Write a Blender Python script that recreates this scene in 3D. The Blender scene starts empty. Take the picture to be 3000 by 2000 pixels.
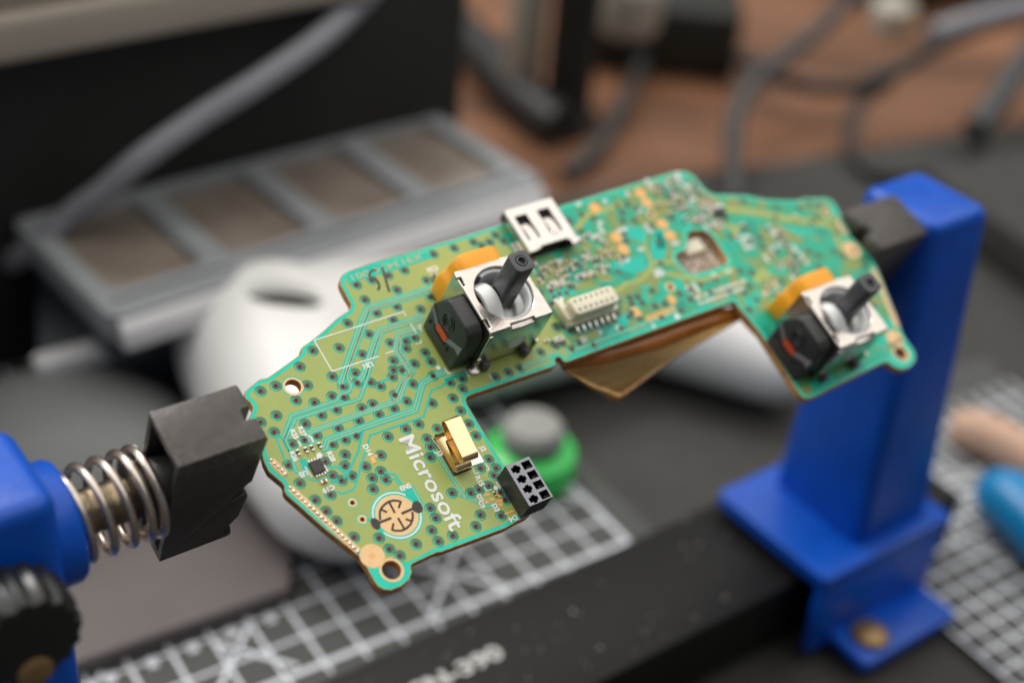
import bpy, bmesh, math, random
from mathutils import Vector as Vec, Matrix
K = 0.001                      # everything is written in millimetres
random.seed(7)
S = bpy.context.scene
COL = S.collection
# ------------------------------------------------------------------ camera, world, lamps, exposure
CAMZ = 253.4
CX, CYD, CF = Vec((0.9952, 0.0546, 0.0814)), Vec((0.0980, -0.5542, -0.8266)), Vec((0.0, 0.8306, -0.5568))
cam = bpy.data.objects.new('camera', bpy.data.cameras.new('camera')); COL.objects.link(cam)
cm = Matrix((CX, -CYD, -CF)).transposed().to_4x4(); cm.translation = Vec((0, 0, CAMZ)) * K
cam.matrix_world = cm
cam.data.lens = 50.0; cam.data.sensor_width = 36.0; cam.data.clip_start = 0.01; cam.data.clip_end = 60
cam.data.dof.use_dof = True; cam.data.dof.focus_distance = 0.2330; cam.data.dof.aperture_fstop = 7.0
S.camera = cam
W = bpy.data.worlds.new('World'); S.world = W; W.use_nodes = True
W.node_tree.nodes['Background'].inputs[0].default_value = (0.80, 0.86, 0.92, 1)
W.node_tree.nodes['Background'].inputs[1].default_value = 0.13
def area(name, loc, target, sx, sy, power, col):
    l = bpy.data.lights.new(name, 'AREA'); l.shape = 'RECTANGLE'; l.size = sx; l.size_y = sy; l.energy = power; l.color = col
    o = bpy.data.objects.new(name, l); COL.objects.link(o); o.location = loc
    o.rotation_euler = (Vec(target) - Vec(loc)).to_track_quat('-Z', 'Y').to_euler(); return o
area('ceiling_panel', (0.25, 1.15, 1.9), (0.25, 1.15, 0), 4.2, 3.6, 66, (1.0, 0.955, 0.91))
area('desk_lamp', (-0.75, 1.0, 1.35), (0.0, 0.25, 0.1), 0.42, 0.42, 9.0, (1.0, 0.97, 0.93))
area('window_lamp', (-1.3, 0.2, 0.7), (0, 0.25, 0.1), 0.6, 0.8, 4.5, (0.93, 0.97, 1.0))
S.view_settings.view_transform = 'Standard'; S.view_settings.look = 'None'
S.view_settings.exposure = 0.15; S.view_settings.gamma = 1.0
S.cycles.use_denoising = True; S.cycles.max_bounces = 8

# ------------------------------------------------------------------ frames (mm): photo pixel -> point on a real plane
C0 = Vec((0, 0, CAMZ)); FPX = 4167.0
def ray(x, y): return CX * ((x - 1500) / FPX) + CYD * ((y - 1000) / FPX) + CF
def onz(x, y, z=0.0):                                   # point at height z above the desk
    d = ray(x, y); k = (z - CAMZ) / d.z; return C0 + d * k
OB = Vec((-5.23, 210.06, 114.73))                       # board origin, under the first thumbstick
BU, BV, BN = Vec((0.7747, 0.6323, 0.0061)), Vec((-0.5718, 0.6964, 0.4336)), Vec((0.27, -0.3394, 0.9011))
MB = Matrix((BU, BV, BN))                               # world -> board
def bl(x, y, ax=2, val=0.0):
    o = MB @ (C0 - OB); d = MB @ ray(x, y); k = (val - o[ax]) / d[ax]; return o + d * k
def b2(x, y): p = bl(x, y); return (p.x, p.y)
def Z(ox, oy, s): return lambda pts: [b2(ox + x / s, oy + y / s) for x, y in pts]
FULL = Z(0, 0, 1); Z2 = Z(700, 1000, 3.357); Z3 = Z(700, 1300, 2.352); Z4 = Z(900, 650, 2.94); Z5 = Z(1400, 450, 2.851)
Z6 = Z(2000, 450, 2.091); A3 = Z(950, 700, 5.2275); A4 = Z(1300, 900, 5.2275); A7 = Z(1600, 800, 5.2275); ZS = Z(1200, 1150, 3.646)
SW = Z(1000, 1400, 7.84); QI = Z(820, 1220, 6.533); ZN = Z(1880, 480, 3.92)
WI = lambda pts: FULL([(x / 0.784, y / 0.784) for x, y in pts])
CG = Vec((-39.56, 178.63, 0.0))                         # clamp frame: D along the stand, P away, Z up
DX, DP = Vec((0.7747, 0.6323, 0)).normalized(), Vec((-0.6323, 0.7747, 0)).normalized()
ANG = math.atan2(DX.y, DX.x); GZ = 113.2

# ------------------------------------------------------------------ materials
def lin(c): return tuple(((v / 255) / 12.92 if v / 255 <= 0.04045 else (((v / 255) + 0.055) / 1.055) ** 2.4) for v in c)
MATS = {}
def mat(name, rgb, rough=0.5, metal=0.0, var=0.0, nscale=300, bump=0.0, bscale=900, coat=0.0, trans=0.0, sss=0.0, alpha=1.0, rvar=0.0, ior=1.5, emit=None, rgb2=None, spec=.5):
    m = bpy.data.materials.new(name); m.use_nodes = True; nt = m.node_tree; b = nt.nodes['Principled BSDF']
    c = (*lin(rgb), 1)
    b.inputs['Base Color'].default_value = c; b.inputs['Roughness'].default_value = rough; b.inputs['Metallic'].default_value = metal
    b.inputs['Specular IOR Level'].default_value = spec; b.inputs['Coat Weight'].default_value = coat; b.inputs['Coat Roughness'].default_value = 0.12
    b.inputs['Transmission Weight'].default_value = trans; b.inputs['IOR'].default_value = ior; b.inputs['Alpha'].default_value = alpha
    if sss: b.inputs['Subsurface Weight'].default_value = sss; b.inputs['Subsurface Radius'].default_value = (.004, .003, .002); b.inputs['Subsurface Scale'].default_value = .3
    tc = nt.nodes.new('ShaderNodeTexCoord')
    def noise(sc, det=4):
        n = nt.nodes.new('ShaderNodeTexNoise'); n.inputs['Scale'].default_value = sc; n.inputs['Detail'].default_value = det
        nt.links.new(tc.outputs['Object'], n.inputs['Vector']); return n
    if var or rgb2:
        n = noise(nscale); r = nt.nodes.new('ShaderNodeValToRGB'); nt.links.new(n.outputs['Fac'], r.inputs[0])
        r.color_ramp.elements[0].position = .32; r.color_ramp.elements[1].position = .68
        lo = tuple(v * (1 - var) for v in c[:3]); hi = tuple(min(1, v * (1 + var)) for v in c[:3])
        if rgb2: hi = lin(rgb2)
        r.color_ramp.elements[0].color = (*lo, 1); r.color_ramp.elements[1].color = (*hi, 1)
        nt.links.new(r.outputs[0], b.inputs['Base Color'])
    if rvar:
        n = noise(nscale * .6); mr = nt.nodes.new('ShaderNodeMapRange'); mr.inputs[3].default_value = max(.03, rough - rvar); mr.inputs[4].default_value = min(1, rough + rvar)
        nt.links.new(n.outputs['Fac'], mr.inputs[0]); nt.links.new(mr.outputs[0], b.inputs['Roughness'])
    if bump:
        n = noise(bscale, 3); bp = nt.nodes.new('ShaderNodeBump'); bp.inputs['Strength'].default_value = bump; bp.inputs['Distance'].default_value = .0003
        nt.links.new(n.outputs['Fac'], bp.inputs['Height']); nt.links.new(bp.outputs[0], b.inputs['Normal'])
    MATS[name] = m; return m
mat('fr4', (200, 146, 84), .75, var=.28, nscale=900, bump=.5, bscale=2500)
mat('mask', (0, 214, 182), .3, spec=.4, var=.07, nscale=500)
mat('trace', (0, 200, 178), .3, spec=.4, var=.06, nscale=700)
mat('sliver', (202, 192, 122), .3, spec=.4)
mat('via_ring', (48, 136, 104), .4, var=.1, nscale=2000)
mat('via_rim', (60, 205, 165), .4)
mat('via_cu', (104, 84, 74), .42, metal=.25, var=.2, nscale=3000)
mat('hole', (26, 18, 14), .9)
mat('silk', (244, 246, 242), .6, var=.03, nscale=3000)
mat('gold_pad', (250, 208, 150), .5, var=.05, nscale=900)
mat('copper_pad', (252, 190, 112), .42, var=.07, nscale=1500)
mat('solder', (222, 218, 210), .22, metal=.9, bump=.25, bscale=2500)
mat('carbon', (74, 68, 66), .75, var=.12, nscale=2500)
mat('ink', (62, 48, 44), .55, var=.25, nscale=1500)
mat('chip', (62, 58, 58), .55, var=.08, nscale=4000)
mat('chip_tan', (150, 112, 80), .5, var=.15, nscale=3000)
mat('nickel', (208, 201, 192), .22, metal=1.0, var=.05, nscale=700, bump=.06, bscale=1800, rvar=.05)
mat('steel_bright', (216, 209, 201), .2, metal=1.0, var=.04, nscale=500, rvar=.06)
mat('wire', (208, 196, 184), .3, metal=1.0, var=.08, nscale=900)
mat('rod', (176, 160, 132), .34, metal=1.0, var=.18, nscale=900, bump=.3, bscale=1500)
mat('gold', (246, 214, 168), .2, metal=1.0, var=.06, nscale=600)
mat('nylon', (246, 246, 243), .38, var=.02, nscale=400, sss=.5)
mat('pot_black', (52, 53, 52), .33, var=.15, nscale=2500, bump=.3, bscale=5000)
mat('bowtie', (124, 122, 126), .8, var=.35, nscale=6000)
mat('red_wiper', (214, 84, 44), .35, var=.25, nscale=2500)
mat('orange', (255, 172, 30), .38, var=.03, nscale=300, sss=.1)
mat('stick', (80, 81, 84), .36, var=.12, nscale=900, bump=.25, bscale=2500, rvar=.1)
mat('peg', (98, 96, 102), .5)
mat('cream', (238, 232, 206), .5, var=.03, nscale=800, sss=.15)
mat('socket', (52, 54, 58), .34, var=.2, nscale=1800, bump=.15, bscale=2500)
mat('socket_top', (160, 160, 167), .6, var=.1, nscale=2500)
mat('dark', (16, 16, 16), .8)
mat('kapton', (250, 190, 92), .14, var=.2, nscale=70, bump=.5, bscale=160, trans=.78, coat=.5, ior=1.35)
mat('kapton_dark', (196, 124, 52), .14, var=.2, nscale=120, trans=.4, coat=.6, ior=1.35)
mat('kapton_edge', (196, 120, 60), .3)
mat('blue', (2, 84, 194), .35, var=.09, nscale=120, bump=.25, bscale=1400, spec=.42, rvar=.1)
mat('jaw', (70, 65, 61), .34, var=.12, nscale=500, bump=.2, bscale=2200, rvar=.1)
mat('bar', (22, 22, 19), .42, spec=.28, var=.12, nscale=500, bump=.2, bscale=3000)
mat('print', (196, 196, 192), .6)
mat('dust', (226, 218, 200), .8)
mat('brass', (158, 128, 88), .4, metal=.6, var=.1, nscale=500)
mat('knob', (28, 30, 30), .28)
mat('mat_grey', (76, 77, 74), .7, var=.06, nscale=300, bump=.15, bscale=3000)
mat('mat_line', (226, 230, 236), .7)
mat('sheet', (114, 106, 104), .7, var=.05, nscale=60)
mat('shell', (245, 244, 240), .42, var=.02, nscale=60)
mat('tray', (152, 156, 158), .5, var=.04, nscale=60)
mat('tray_lip', (222, 222, 222), .5, var=.03, nscale=60)
mat('tray_dark', (76, 80, 84), .5)
mat('tray_win', (126, 112, 100), .4, rgb2=(146, 136, 124), nscale=70)
mat('beige', (178, 168, 152), .5, var=.03, nscale=40)
mat('black_box', (33, 34, 29), .6, var=.2, nscale=30)
mat('cable_grey', (148, 148, 154), .45, var=.04, nscale=200)
mat('cable_black', (40, 40, 40), .45, var=.1, nscale=200)
mat('pad_dark', (66, 65, 62), .7, spec=.3, var=.08, nscale=120, bump=.2, bscale=2500)
mat('green', (60, 226, 100), .3, var=.05, nscale=90)
mat('grey_cap', (150, 151, 146), .5, var=.05, nscale=90)
mat('cover_grey', (128, 131, 129), .5, var=.04, nscale=40)
mat('cyan', (16, 132, 190), .35)
mat('pinkish', (206, 168, 142), .55, var=.12, nscale=60)
mat('dark_grey', (70, 72, 72), .55, var=.06, nscale=60)
mat('pale', (190, 186, 172), .4)
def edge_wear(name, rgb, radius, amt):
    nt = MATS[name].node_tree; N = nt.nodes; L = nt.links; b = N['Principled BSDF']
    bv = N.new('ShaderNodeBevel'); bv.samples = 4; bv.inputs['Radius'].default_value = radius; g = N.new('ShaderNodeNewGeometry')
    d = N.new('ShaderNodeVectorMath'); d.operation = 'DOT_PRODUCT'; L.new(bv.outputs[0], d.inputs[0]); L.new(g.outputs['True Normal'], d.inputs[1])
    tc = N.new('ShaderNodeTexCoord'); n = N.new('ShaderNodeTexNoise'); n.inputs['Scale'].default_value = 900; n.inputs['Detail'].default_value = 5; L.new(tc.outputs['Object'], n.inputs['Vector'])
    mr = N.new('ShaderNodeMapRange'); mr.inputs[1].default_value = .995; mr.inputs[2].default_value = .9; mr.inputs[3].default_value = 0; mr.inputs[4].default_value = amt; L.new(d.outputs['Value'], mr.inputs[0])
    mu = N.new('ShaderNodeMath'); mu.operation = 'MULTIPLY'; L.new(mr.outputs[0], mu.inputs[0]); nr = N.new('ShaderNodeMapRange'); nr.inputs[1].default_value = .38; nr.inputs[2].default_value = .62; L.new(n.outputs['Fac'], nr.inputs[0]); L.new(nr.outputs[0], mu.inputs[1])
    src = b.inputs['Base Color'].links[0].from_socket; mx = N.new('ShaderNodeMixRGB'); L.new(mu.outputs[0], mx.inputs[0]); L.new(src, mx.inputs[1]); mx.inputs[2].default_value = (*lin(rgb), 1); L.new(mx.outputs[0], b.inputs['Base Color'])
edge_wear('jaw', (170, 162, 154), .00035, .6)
def procedural_pour():
    m = bpy.data.materials.new('copper_under_mask'); m.use_nodes = True; nt = m.node_tree; N = nt.nodes; L = nt.links; b = N['Principled BSDF']
    tc = N.new('ShaderNodeTexCoord')
    def mapped(sc):
        mp = N.new('ShaderNodeMapping'); mp.inputs['Scale'].default_value = sc; L.new(tc.outputs['Object'], mp.inputs[0]); return mp
    nz = N.new('ShaderNodeTexNoise'); nz.inputs['Scale'].default_value = 350; L.new(tc.outputs['Object'], nz.inputs['Vector'])
    r = N.new('ShaderNodeValToRGB'); r.color_ramp.elements[0].color = (*lin((164, 180, 96)), 1); r.color_ramp.elements[1].color = (*lin((176, 190, 108)), 1)
    L.new(nz.outputs['Fac'], r.inputs[0])
    wv = N.new('ShaderNodeTexWave'); wv.inputs['Scale'].default_value = 1; wv.bands_direction = 'Y'; wv.inputs['Distortion'].default_value = .6
    L.new(mapped((20, 900, 1)).outputs[0], wv.inputs['Vector'])
    wx = N.new('ShaderNodeTexWave'); wx.inputs['Scale'].default_value = 1; wx.bands_direction = 'X'; wx.inputs['Distortion'].default_value = .6
    L.new(mapped((700, 20, 1)).outputs[0], wx.inputs['Vector'])
    mx = N.new('ShaderNodeMath'); mx.operation = 'ADD'; L.new(wv.outputs['Fac'], mx.inputs[0]); L.new(wx.outputs['Fac'], mx.inputs[1])
    mr = N.new('ShaderNodeMapRange'); mr.inputs[2].default_value = 2; mr.inputs[3].default_value = .93; mr.inputs[4].default_value = 1.05; L.new(mx.outputs[0], mr.inputs[0])
    mul = N.new('ShaderNodeMixRGB'); mul.blend_type = 'MULTIPLY'; mul.inputs[0].default_value = 1; L.new(r.outputs[0], mul.inputs[1]); L.new(mr.outputs[0], mul.inputs[2])
    L.new(mul.outputs[0], b.inputs['Base Color'])
    b.inputs['Roughness'].default_value = .3; b.inputs['Specular IOR Level'].default_value = .4
    MATS['pour'] = m
procedural_pour()
def routed_area():                                      # the densely routed half: copper islands and tracks under teal mask
    m = bpy.data.materials.new('routed_copper_under_mask'); m.use_nodes = True; nt = m.node_tree; N = nt.nodes; L = nt.links; b = N['Principled BSDF']
    tc = N.new('ShaderNodeTexCoord')
    v = N.new('ShaderNodeTexVoronoi'); v.inputs['Scale'].default_value = 230; v.distance = 'CHEBYCHEV'; L.new(tc.outputs['Object'], v.inputs['Vector'])
    n = N.new('ShaderNodeTexNoise'); n.inputs['Scale'].default_value = 95; n.inputs['Detail'].default_value = 1; L.new(tc.outputs['Object'], n.inputs['Vector'])
    r = N.new('ShaderNodeValToRGB'); cr = r.color_ramp; cr.interpolation = 'CONSTANT'
    cr.elements[0].position = 0; cr.elements[0].color = (*lin((14, 160, 132)), 1); cr.elements[1].position = .36; cr.elements[1].color = (*lin((24, 182, 148)), 1)
    for p, c in ((.46, (64, 172, 124)), (.505, (146, 158, 86)), (.585, (100, 162, 100)), (.64, (10, 196, 166))):
        e = cr.elements.new(p); e.color = (*lin(c), 1)
    mxv = N.new('ShaderNodeMixRGB'); mxv.inputs[0].default_value = .38; L.new(n.outputs['Fac'], mxv.inputs[1]); L.new(v.outputs['Color'], mxv.inputs[2])
    L.new(mxv.outputs[0], r.inputs[0]); L.new(r.outputs[0], b.inputs['Base Color'])
    b.inputs['Roughness'].default_value = .3; b.inputs['Specular IOR Level'].default_value = .4
    MATS['routed'] = m
routed_area()
def wood():
    m = bpy.data.materials.new('wood'); m.use_nodes = True; nt = m.node_tree; N = nt.nodes; L = nt.links; b = N['Principled BSDF']
    tc = N.new('ShaderNodeTexCoord'); mp = N.new('ShaderNodeMapping'); mp.inputs['Rotation'].default_value = (0, 0, -.52); mp.inputs['Scale'].default_value = (2, 26, 1)
    L.new(tc.outputs['Object'], mp.inputs[0]); n = N.new('ShaderNodeTexNoise'); n.inputs['Scale'].default_value = 1.6; n.inputs['Detail'].default_value = 6; L.new(mp.outputs[0], n.inputs['Vector'])
    r = N.new('ShaderNodeValToRGB'); r.color_ramp.elements[0].position = .3; r.color_ramp.elements[1].position = .72
    r.color_ramp.elements[0].color = (*lin((84, 58, 42)), 1); r.color_ramp.elements[1].color = (*lin((160, 112, 80)), 1)
    L.new(n.outputs['Fac'], r.inputs[0]); L.new(r.outputs[0], b.inputs['Base Color']); b.inputs['Roughness'].default_value = .45
    MATS['wood'] = m
wood()
def speckle():
    m = bpy.data.materials.new('speckled_plate'); m.use_nodes = True; nt = m.node_tree; N = nt.nodes; L = nt.links; b = N['Principled BSDF']
    tc = N.new('ShaderNodeTexCoord'); v = N.new('ShaderNodeTexVoronoi'); v.inputs['Scale'].default_value = 1300; L.new(tc.outputs['Object'], v.inputs['Vector'])
    r = N.new('ShaderNodeValToRGB'); r.color_ramp.elements[0].color = (*lin((248, 240, 226)), 1); r.color_ramp.elements[1].color = (*lin((140, 122, 98)), 1)
    r.color_ramp.elements[0].position = .15; r.color_ramp.elements[1].position = .55
    L.new(v.outputs['Distance'], r.inputs[0]); L.new(r.outputs[0], b.inputs['Base Color']); b.inputs['Roughness'].default_value = .5
    MATS['speckle'] = m
speckle()

# ------------------------------------------------------------------ object helpers
def link(name, me, parent=None, mats=()):
    o = bpy.data.objects.new(name, me); COL.objects.link(o)
    for m in mats: me.materials.append(MATS[m])
    if parent is not None: o.parent = parent
    return o
def bm_obj(name, bm, m, parent=None, smooth=False, bevel=0.0, seg=2):
    if bevel:
        es = [e for e in bm.edges if len(e.link_faces) == 2 and e.calc_face_angle(0) > .5]
        bmesh.ops.bevel(bm, geom=es, offset=bevel * K, segments=seg, affect='EDGES', profile=.5, clamp_overlap=True)
    me = bpy.data.meshes.new(name); bm.to_mesh(me); bm.free()
    if smooth or bevel:
        for p in me.polygons: p.use_smooth = True
        if hasattr(me, 'set_sharp_from_angle'): me.set_sharp_from_angle(angle=math.radians(38))
    return link(name, me, parent, m if isinstance(m, (tuple, list)) else (m,))
def box(bm, x0, x1, y0, y1, z0, z1, mi=0, M=None):
    co = [(x0, y0, z0), (x1, y0, z0), (x1, y1, z0), (x0, y1, z0), (x0, y0, z1), (x1, y0, z1), (x1, y1, z1), (x0, y1, z1)]
    vs = [bm.verts.new((M @ Vec(c) if M else Vec(c)) * K) for c in co]
    for f in ((3, 2, 1, 0), (4, 5, 6, 7), (0, 1, 5, 4), (1, 2, 6, 5), (2, 3, 7, 6), (3, 0, 4, 7)):
        bm.faces.new([vs[i] for i in f]).material_index = mi
def prism(bm, poly, z0, z1, ax=2, mi=0, M=None, taper=None):    # polygon extruded along an axis; ax 0: poly=(y,z), 1: (x,z), 2: (x,y)
    def P(p, z):
        v = Vec((z, p[0], p[1])) if ax == 0 else Vec((p[0], z, p[1])) if ax == 1 else Vec((p[0], p[1], z))
        return (M @ v if M else v) * K
    a = [bm.verts.new(P(p, z0)) for p in poly]; b = [bm.verts.new(P(p, z1)) for p in (taper or poly)]
    n = len(poly); bm.faces.new(a[::-1]).material_index = mi; bm.faces.new(b).material_index = mi
    for i in range(n): bm.faces.new((a[i], a[(i + 1) % n], b[(i + 1) % n], b[i])).material_index = mi
def fixn(bm): bmesh.ops.recalc_face_normals(bm, faces=bm.faces); return bm
def circ(cx, cy, rx, n=24, ry=None, a0=0.0, a1=2 * math.pi, rot=0.0):
    ry = rx if ry is None else ry; c, s = math.cos(rot), math.sin(rot); out = []
    for i in range(n):
        a = a0 + (a1 - a0) * i / (n if a1 - a0 > 6.28 else n - 1); x, y = rx * math.cos(a), ry * math.sin(a)
        out.append((cx + c * x - s * y, cy + s * x + c * y))
    return out
def rrect(x0, x1, y0, y1, r, n=5):
    o = []
    for cx, cy, a in ((x1 - r, y1 - r, 0), (x0 + r, y1 - r, 90), (x0 + r, y0 + r, 180), (x1 - r, y0 + r, 270)):
        for i in range(n + 1):
            t = math.radians(a + 90 * i / n); o.append((cx + r * math.cos(t), cy + r * math.sin(t)))
    return o
def tube(bm, pts, r, n=12, M=None, closed=False, caps=True, mi=0):
    pts = [Vec(p) for p in pts]; rings = []; N = len(pts); up = None
    for i, p in enumerate(pts):
        t = (pts[(i + 1) % N if closed else min(i + 1, N - 1)] - pts[(i - 1) % N if closed else max(i - 1, 0)]).normalized()
        if up is None: up = t.orthogonal().normalized()
        up = (up - t * up.dot(t)).normalized(); q = t.cross(up); rr = r[i] if isinstance(r, (list, tuple)) else r
        rings.append([bm.verts.new(((M @ (p + (up * math.cos(a) + q * math.sin(a)) * rr)) if M else (p + (up * math.cos(a) + q * math.sin(a)) * rr)) * K)
                      for a in (2 * math.pi * j / n for j in range(n))])
    for i in range(N if closed else N - 1):
        A, B = rings[i], rings[(i + 1) % N]
        for j in range(n): bm.faces.new((A[j], A[(j + 1) % n], B[(j + 1) % n], B[j])).material_index = mi
    if caps and not closed: bm.faces.new(rings[0][::-1]); bm.faces.new(rings[-1])
def lathe(bm, prof, n=32, M=None, mi=0):                # prof [(r,z)]
    rings = []
    for r, z in prof:
        rings.append([bm.verts.new((M @ Vec((r * math.cos(a), r * math.sin(a), z)) if M else Vec((r * math.cos(a), r * math.sin(a), z))) * K) for a in (2 * math.pi * j / n for j in range(n))])
    for A, B in zip(rings, rings[1:]):
        for j in range(n): bm.faces.new((A[j], A[(j + 1) % n], B[(j + 1) % n], B[j])).material_index = mi
    bm.faces.new(rings[0][::-1]).material_index = mi; bm.faces.new(rings[-1]).material_index = mi
def smooth_path(pts, n=8):                              # Catmull-Rom
    P = [Vec(p) for p in pts]; P = [P[0] * 2 - P[1]] + P + [P[-1] * 2 - P[-2]]; out = []
    for i in range(1, len(P) - 2):
        a, b, c, d = P[i - 1:i + 3]
        for k in range(n):
            t = k / n; out.append(.5 * ((2 * b) + (c - a) * t + (2 * a - 5 * b + 4 * c - d) * t * t + (3 * b - a - 3 * c + d) * t ** 3))
    out.append(P[-2]); return out
def strip(bm, pts, w, z0, z1, closed=False, off=0.0, mi=0):     # mitred flat ribbon lying on the board
    P = [Vec((p[0], p[1])) for p in pts]; n = len(P); L, R = [], []
    for i in range(n):
        a = P[i] - P[i - 1] if (i > 0 or closed) else P[1] - P[0]; b = P[(i + 1) % n] - P[i] if (i < n - 1 or closed) else a
        a = a.normalized() if a.length > 1e-9 else b.normalized(); b = b.normalized() if b.length > 1e-9 else a
        nrm = Vec((-a.y, a.x)) + Vec((-b.y, b.x)); nrm = nrm.normalized() if nrm.length > 1e-6 else Vec((-a.y, a.x))
        m = 1 / max(.45, nrm.dot(Vec((-a.y, a.x))))
        L.append(P[i] + nrm * (off + w / 2) * m); R.append(P[i] + nrm * (off - w / 2) * m)
    def v(p, z): return bm.verts.new((p.x * K, p.y * K, z * K))
    lt, rt = [v(p, z1) for p in L], [v(p, z1) for p in R]; lb, rb = [v(p, z0) for p in L], [v(p, z0) for p in R]
    for i in range(n if closed else n - 1):
        j = (i + 1) % n
        for q in ((rt[i], rt[j], lt[j], lt[i]), (lt[i], lt[j], lb[j], lb[i]), (rb[i], rb[j], rt[j], rt[i])): bm.faces.new(q).material_index = mi
    if not closed: bm.faces.new((lb[0], rb[0], rt[0], lt[0])); bm.faces.new((rt[-1], rb[-1], lb[-1], lt[-1]))
def plate(name, loops, z0, z1, m, parent, bevel=0.0):   # flat plate with holes: first loop outside, others holes
    cu = bpy.data.curves.new(name, 'CURVE'); cu.dimensions = '2D'; cu.fill_mode = 'BOTH'; cu.extrude = (z1 - z0) / 2 * K - bevel * K; cu.bevel_depth = bevel * K; cu.bevel_resolution = 1
    cu.offset = -bevel * K
    for lp in loops:
        sp = cu.splines.new('POLY'); sp.points.add(len(lp) - 1); sp.use_cyclic_u = True
        for p, q in zip(sp.points, lp): p.co = (q[0] * K, q[1] * K, 0, 1)
    t = bpy.data.objects.new('tmp', cu); COL.objects.link(t); dg = bpy.context.evaluated_depsgraph_get(); dg.update()
    me = bpy.data.meshes.new_from_object(t.evaluated_get(dg)); bpy.data.objects.remove(t); bpy.data.curves.remove(cu)
    me.name = name; me.transform(Matrix.Translation((0, 0, (z0 + z1) / 2 * K))); me.materials.clear()
    return link(name, me, parent, (m,))
def text(name, s, centre, cap, rot, m, parent, z=0.06, bold=0.0, length=None, th=0.012, z_mat=None):
    cu = bpy.data.curves.new(name, 'FONT'); cu.body = s; cu.size = cap * 1.37 * K; cu.align_x = 'CENTER'; cu.align_y = 'CENTER'; cu.extrude = th * K; cu.offset = bold * K; cu.resolution_u = 3
    t = bpy.data.objects.new('tmp', cu); COL.objects.link(t); dg = bpy.context.evaluated_depsgraph_get(); dg.update()
    me = bpy.data.meshes.new_from_object(t.evaluated_get(dg)); bpy.data.objects.remove(t); bpy.data.curves.remove(cu)
    xs = [v.co.x for v in me.vertices]; ys = [v.co.y for v in me.vertices]
    me.transform(Matrix.Translation((-(min(xs) + max(xs)) / 2, -(min(ys) + max(ys)) / 2, 0)))
    if length: me.transform(Matrix.Diagonal((length * K / (max(xs) - min(xs)), cap * K / (max(ys) - min(ys)), 1, 1)))
    me.transform(z_mat if z_mat else Matrix.Translation((centre[0] * K, centre[1] * K, z * K)) @ Matrix.Rotation(math.radians(rot), 4, 'Z'))
    me.materials.clear(); return link(name, me, parent, (m,))
def apply_mods(o):
    dg = bpy.context.evaluated_depsgraph_get(); dg.update(); me = bpy.data.meshes.new_from_object(o.evaluated_get(dg)); o.modifiers.clear(); o.data = me; return o
def cut(o, *bms):                                       # boolean differences, applied one after the other
    for bm in bms:
        me = bpy.data.meshes.new('cutter'); fixn(bm).to_mesh(me); bm.free(); c = bpy.data.objects.new('cutter', me); COL.objects.link(c)
        c.parent = o.parent
        md = o.modifiers.new('cut', 'BOOLEAN'); md.operation = 'DIFFERENCE'; md.object = c; md.solver = 'EXACT'
        apply_mods(o); bpy.data.objects.remove(c)
    return o
def bx_(*a): bm = bmesh.new(); box(bm, *a); return bm
def bevel_mod(o, w, seg=2, ang=30):
    md = o.modifiers.new('bev', 'BEVEL'); md.width = w * K; md.segments = seg; md.limit_method = 'ANGLE'; md.angle_limit = math.radians(ang); apply_mods(o)
    for p in o.data.polygons: p.use_smooth = True
    if hasattr(o.data, 'set_sharp_from_angle'): o.data.set_sharp_from_angle(angle=math.radians(35))
    return o
def tag(o, label, cat, group=None, kind=None):
    if label: o['label'] = label
    if cat: o['category'] = cat
    if group: o['group'] = group
    if kind: o['kind'] = kind
    return o
def empty(name, loc, rot=None):
    o = bpy.data.objects.new(name, None); COL.objects.link(o); o.empty_display_size = .01
    M = rot.to_4x4() if rot else Matrix.Identity(4); M.translation = Vec(loc) * K; o.matrix_world = M; return o
def copy_to(o, parent, loc=None, rotz=None):
    c = o.copy(); COL.objects.link(c); c.parent = parent
    if loc is not None: c.location = Vec(loc) * K
    if rotz is not None: c.rotation_euler = (0, 0, rotz)
    return c

# ------------------------------------------------------------------ THE SETTING
bm = bmesh.new(); box(bm, -1500, 1500, -300, 2200, -40, -6.2); desk = bm_obj('desk_top', bm, 'wood'); tag(desk, None, None, kind='structure')

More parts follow.
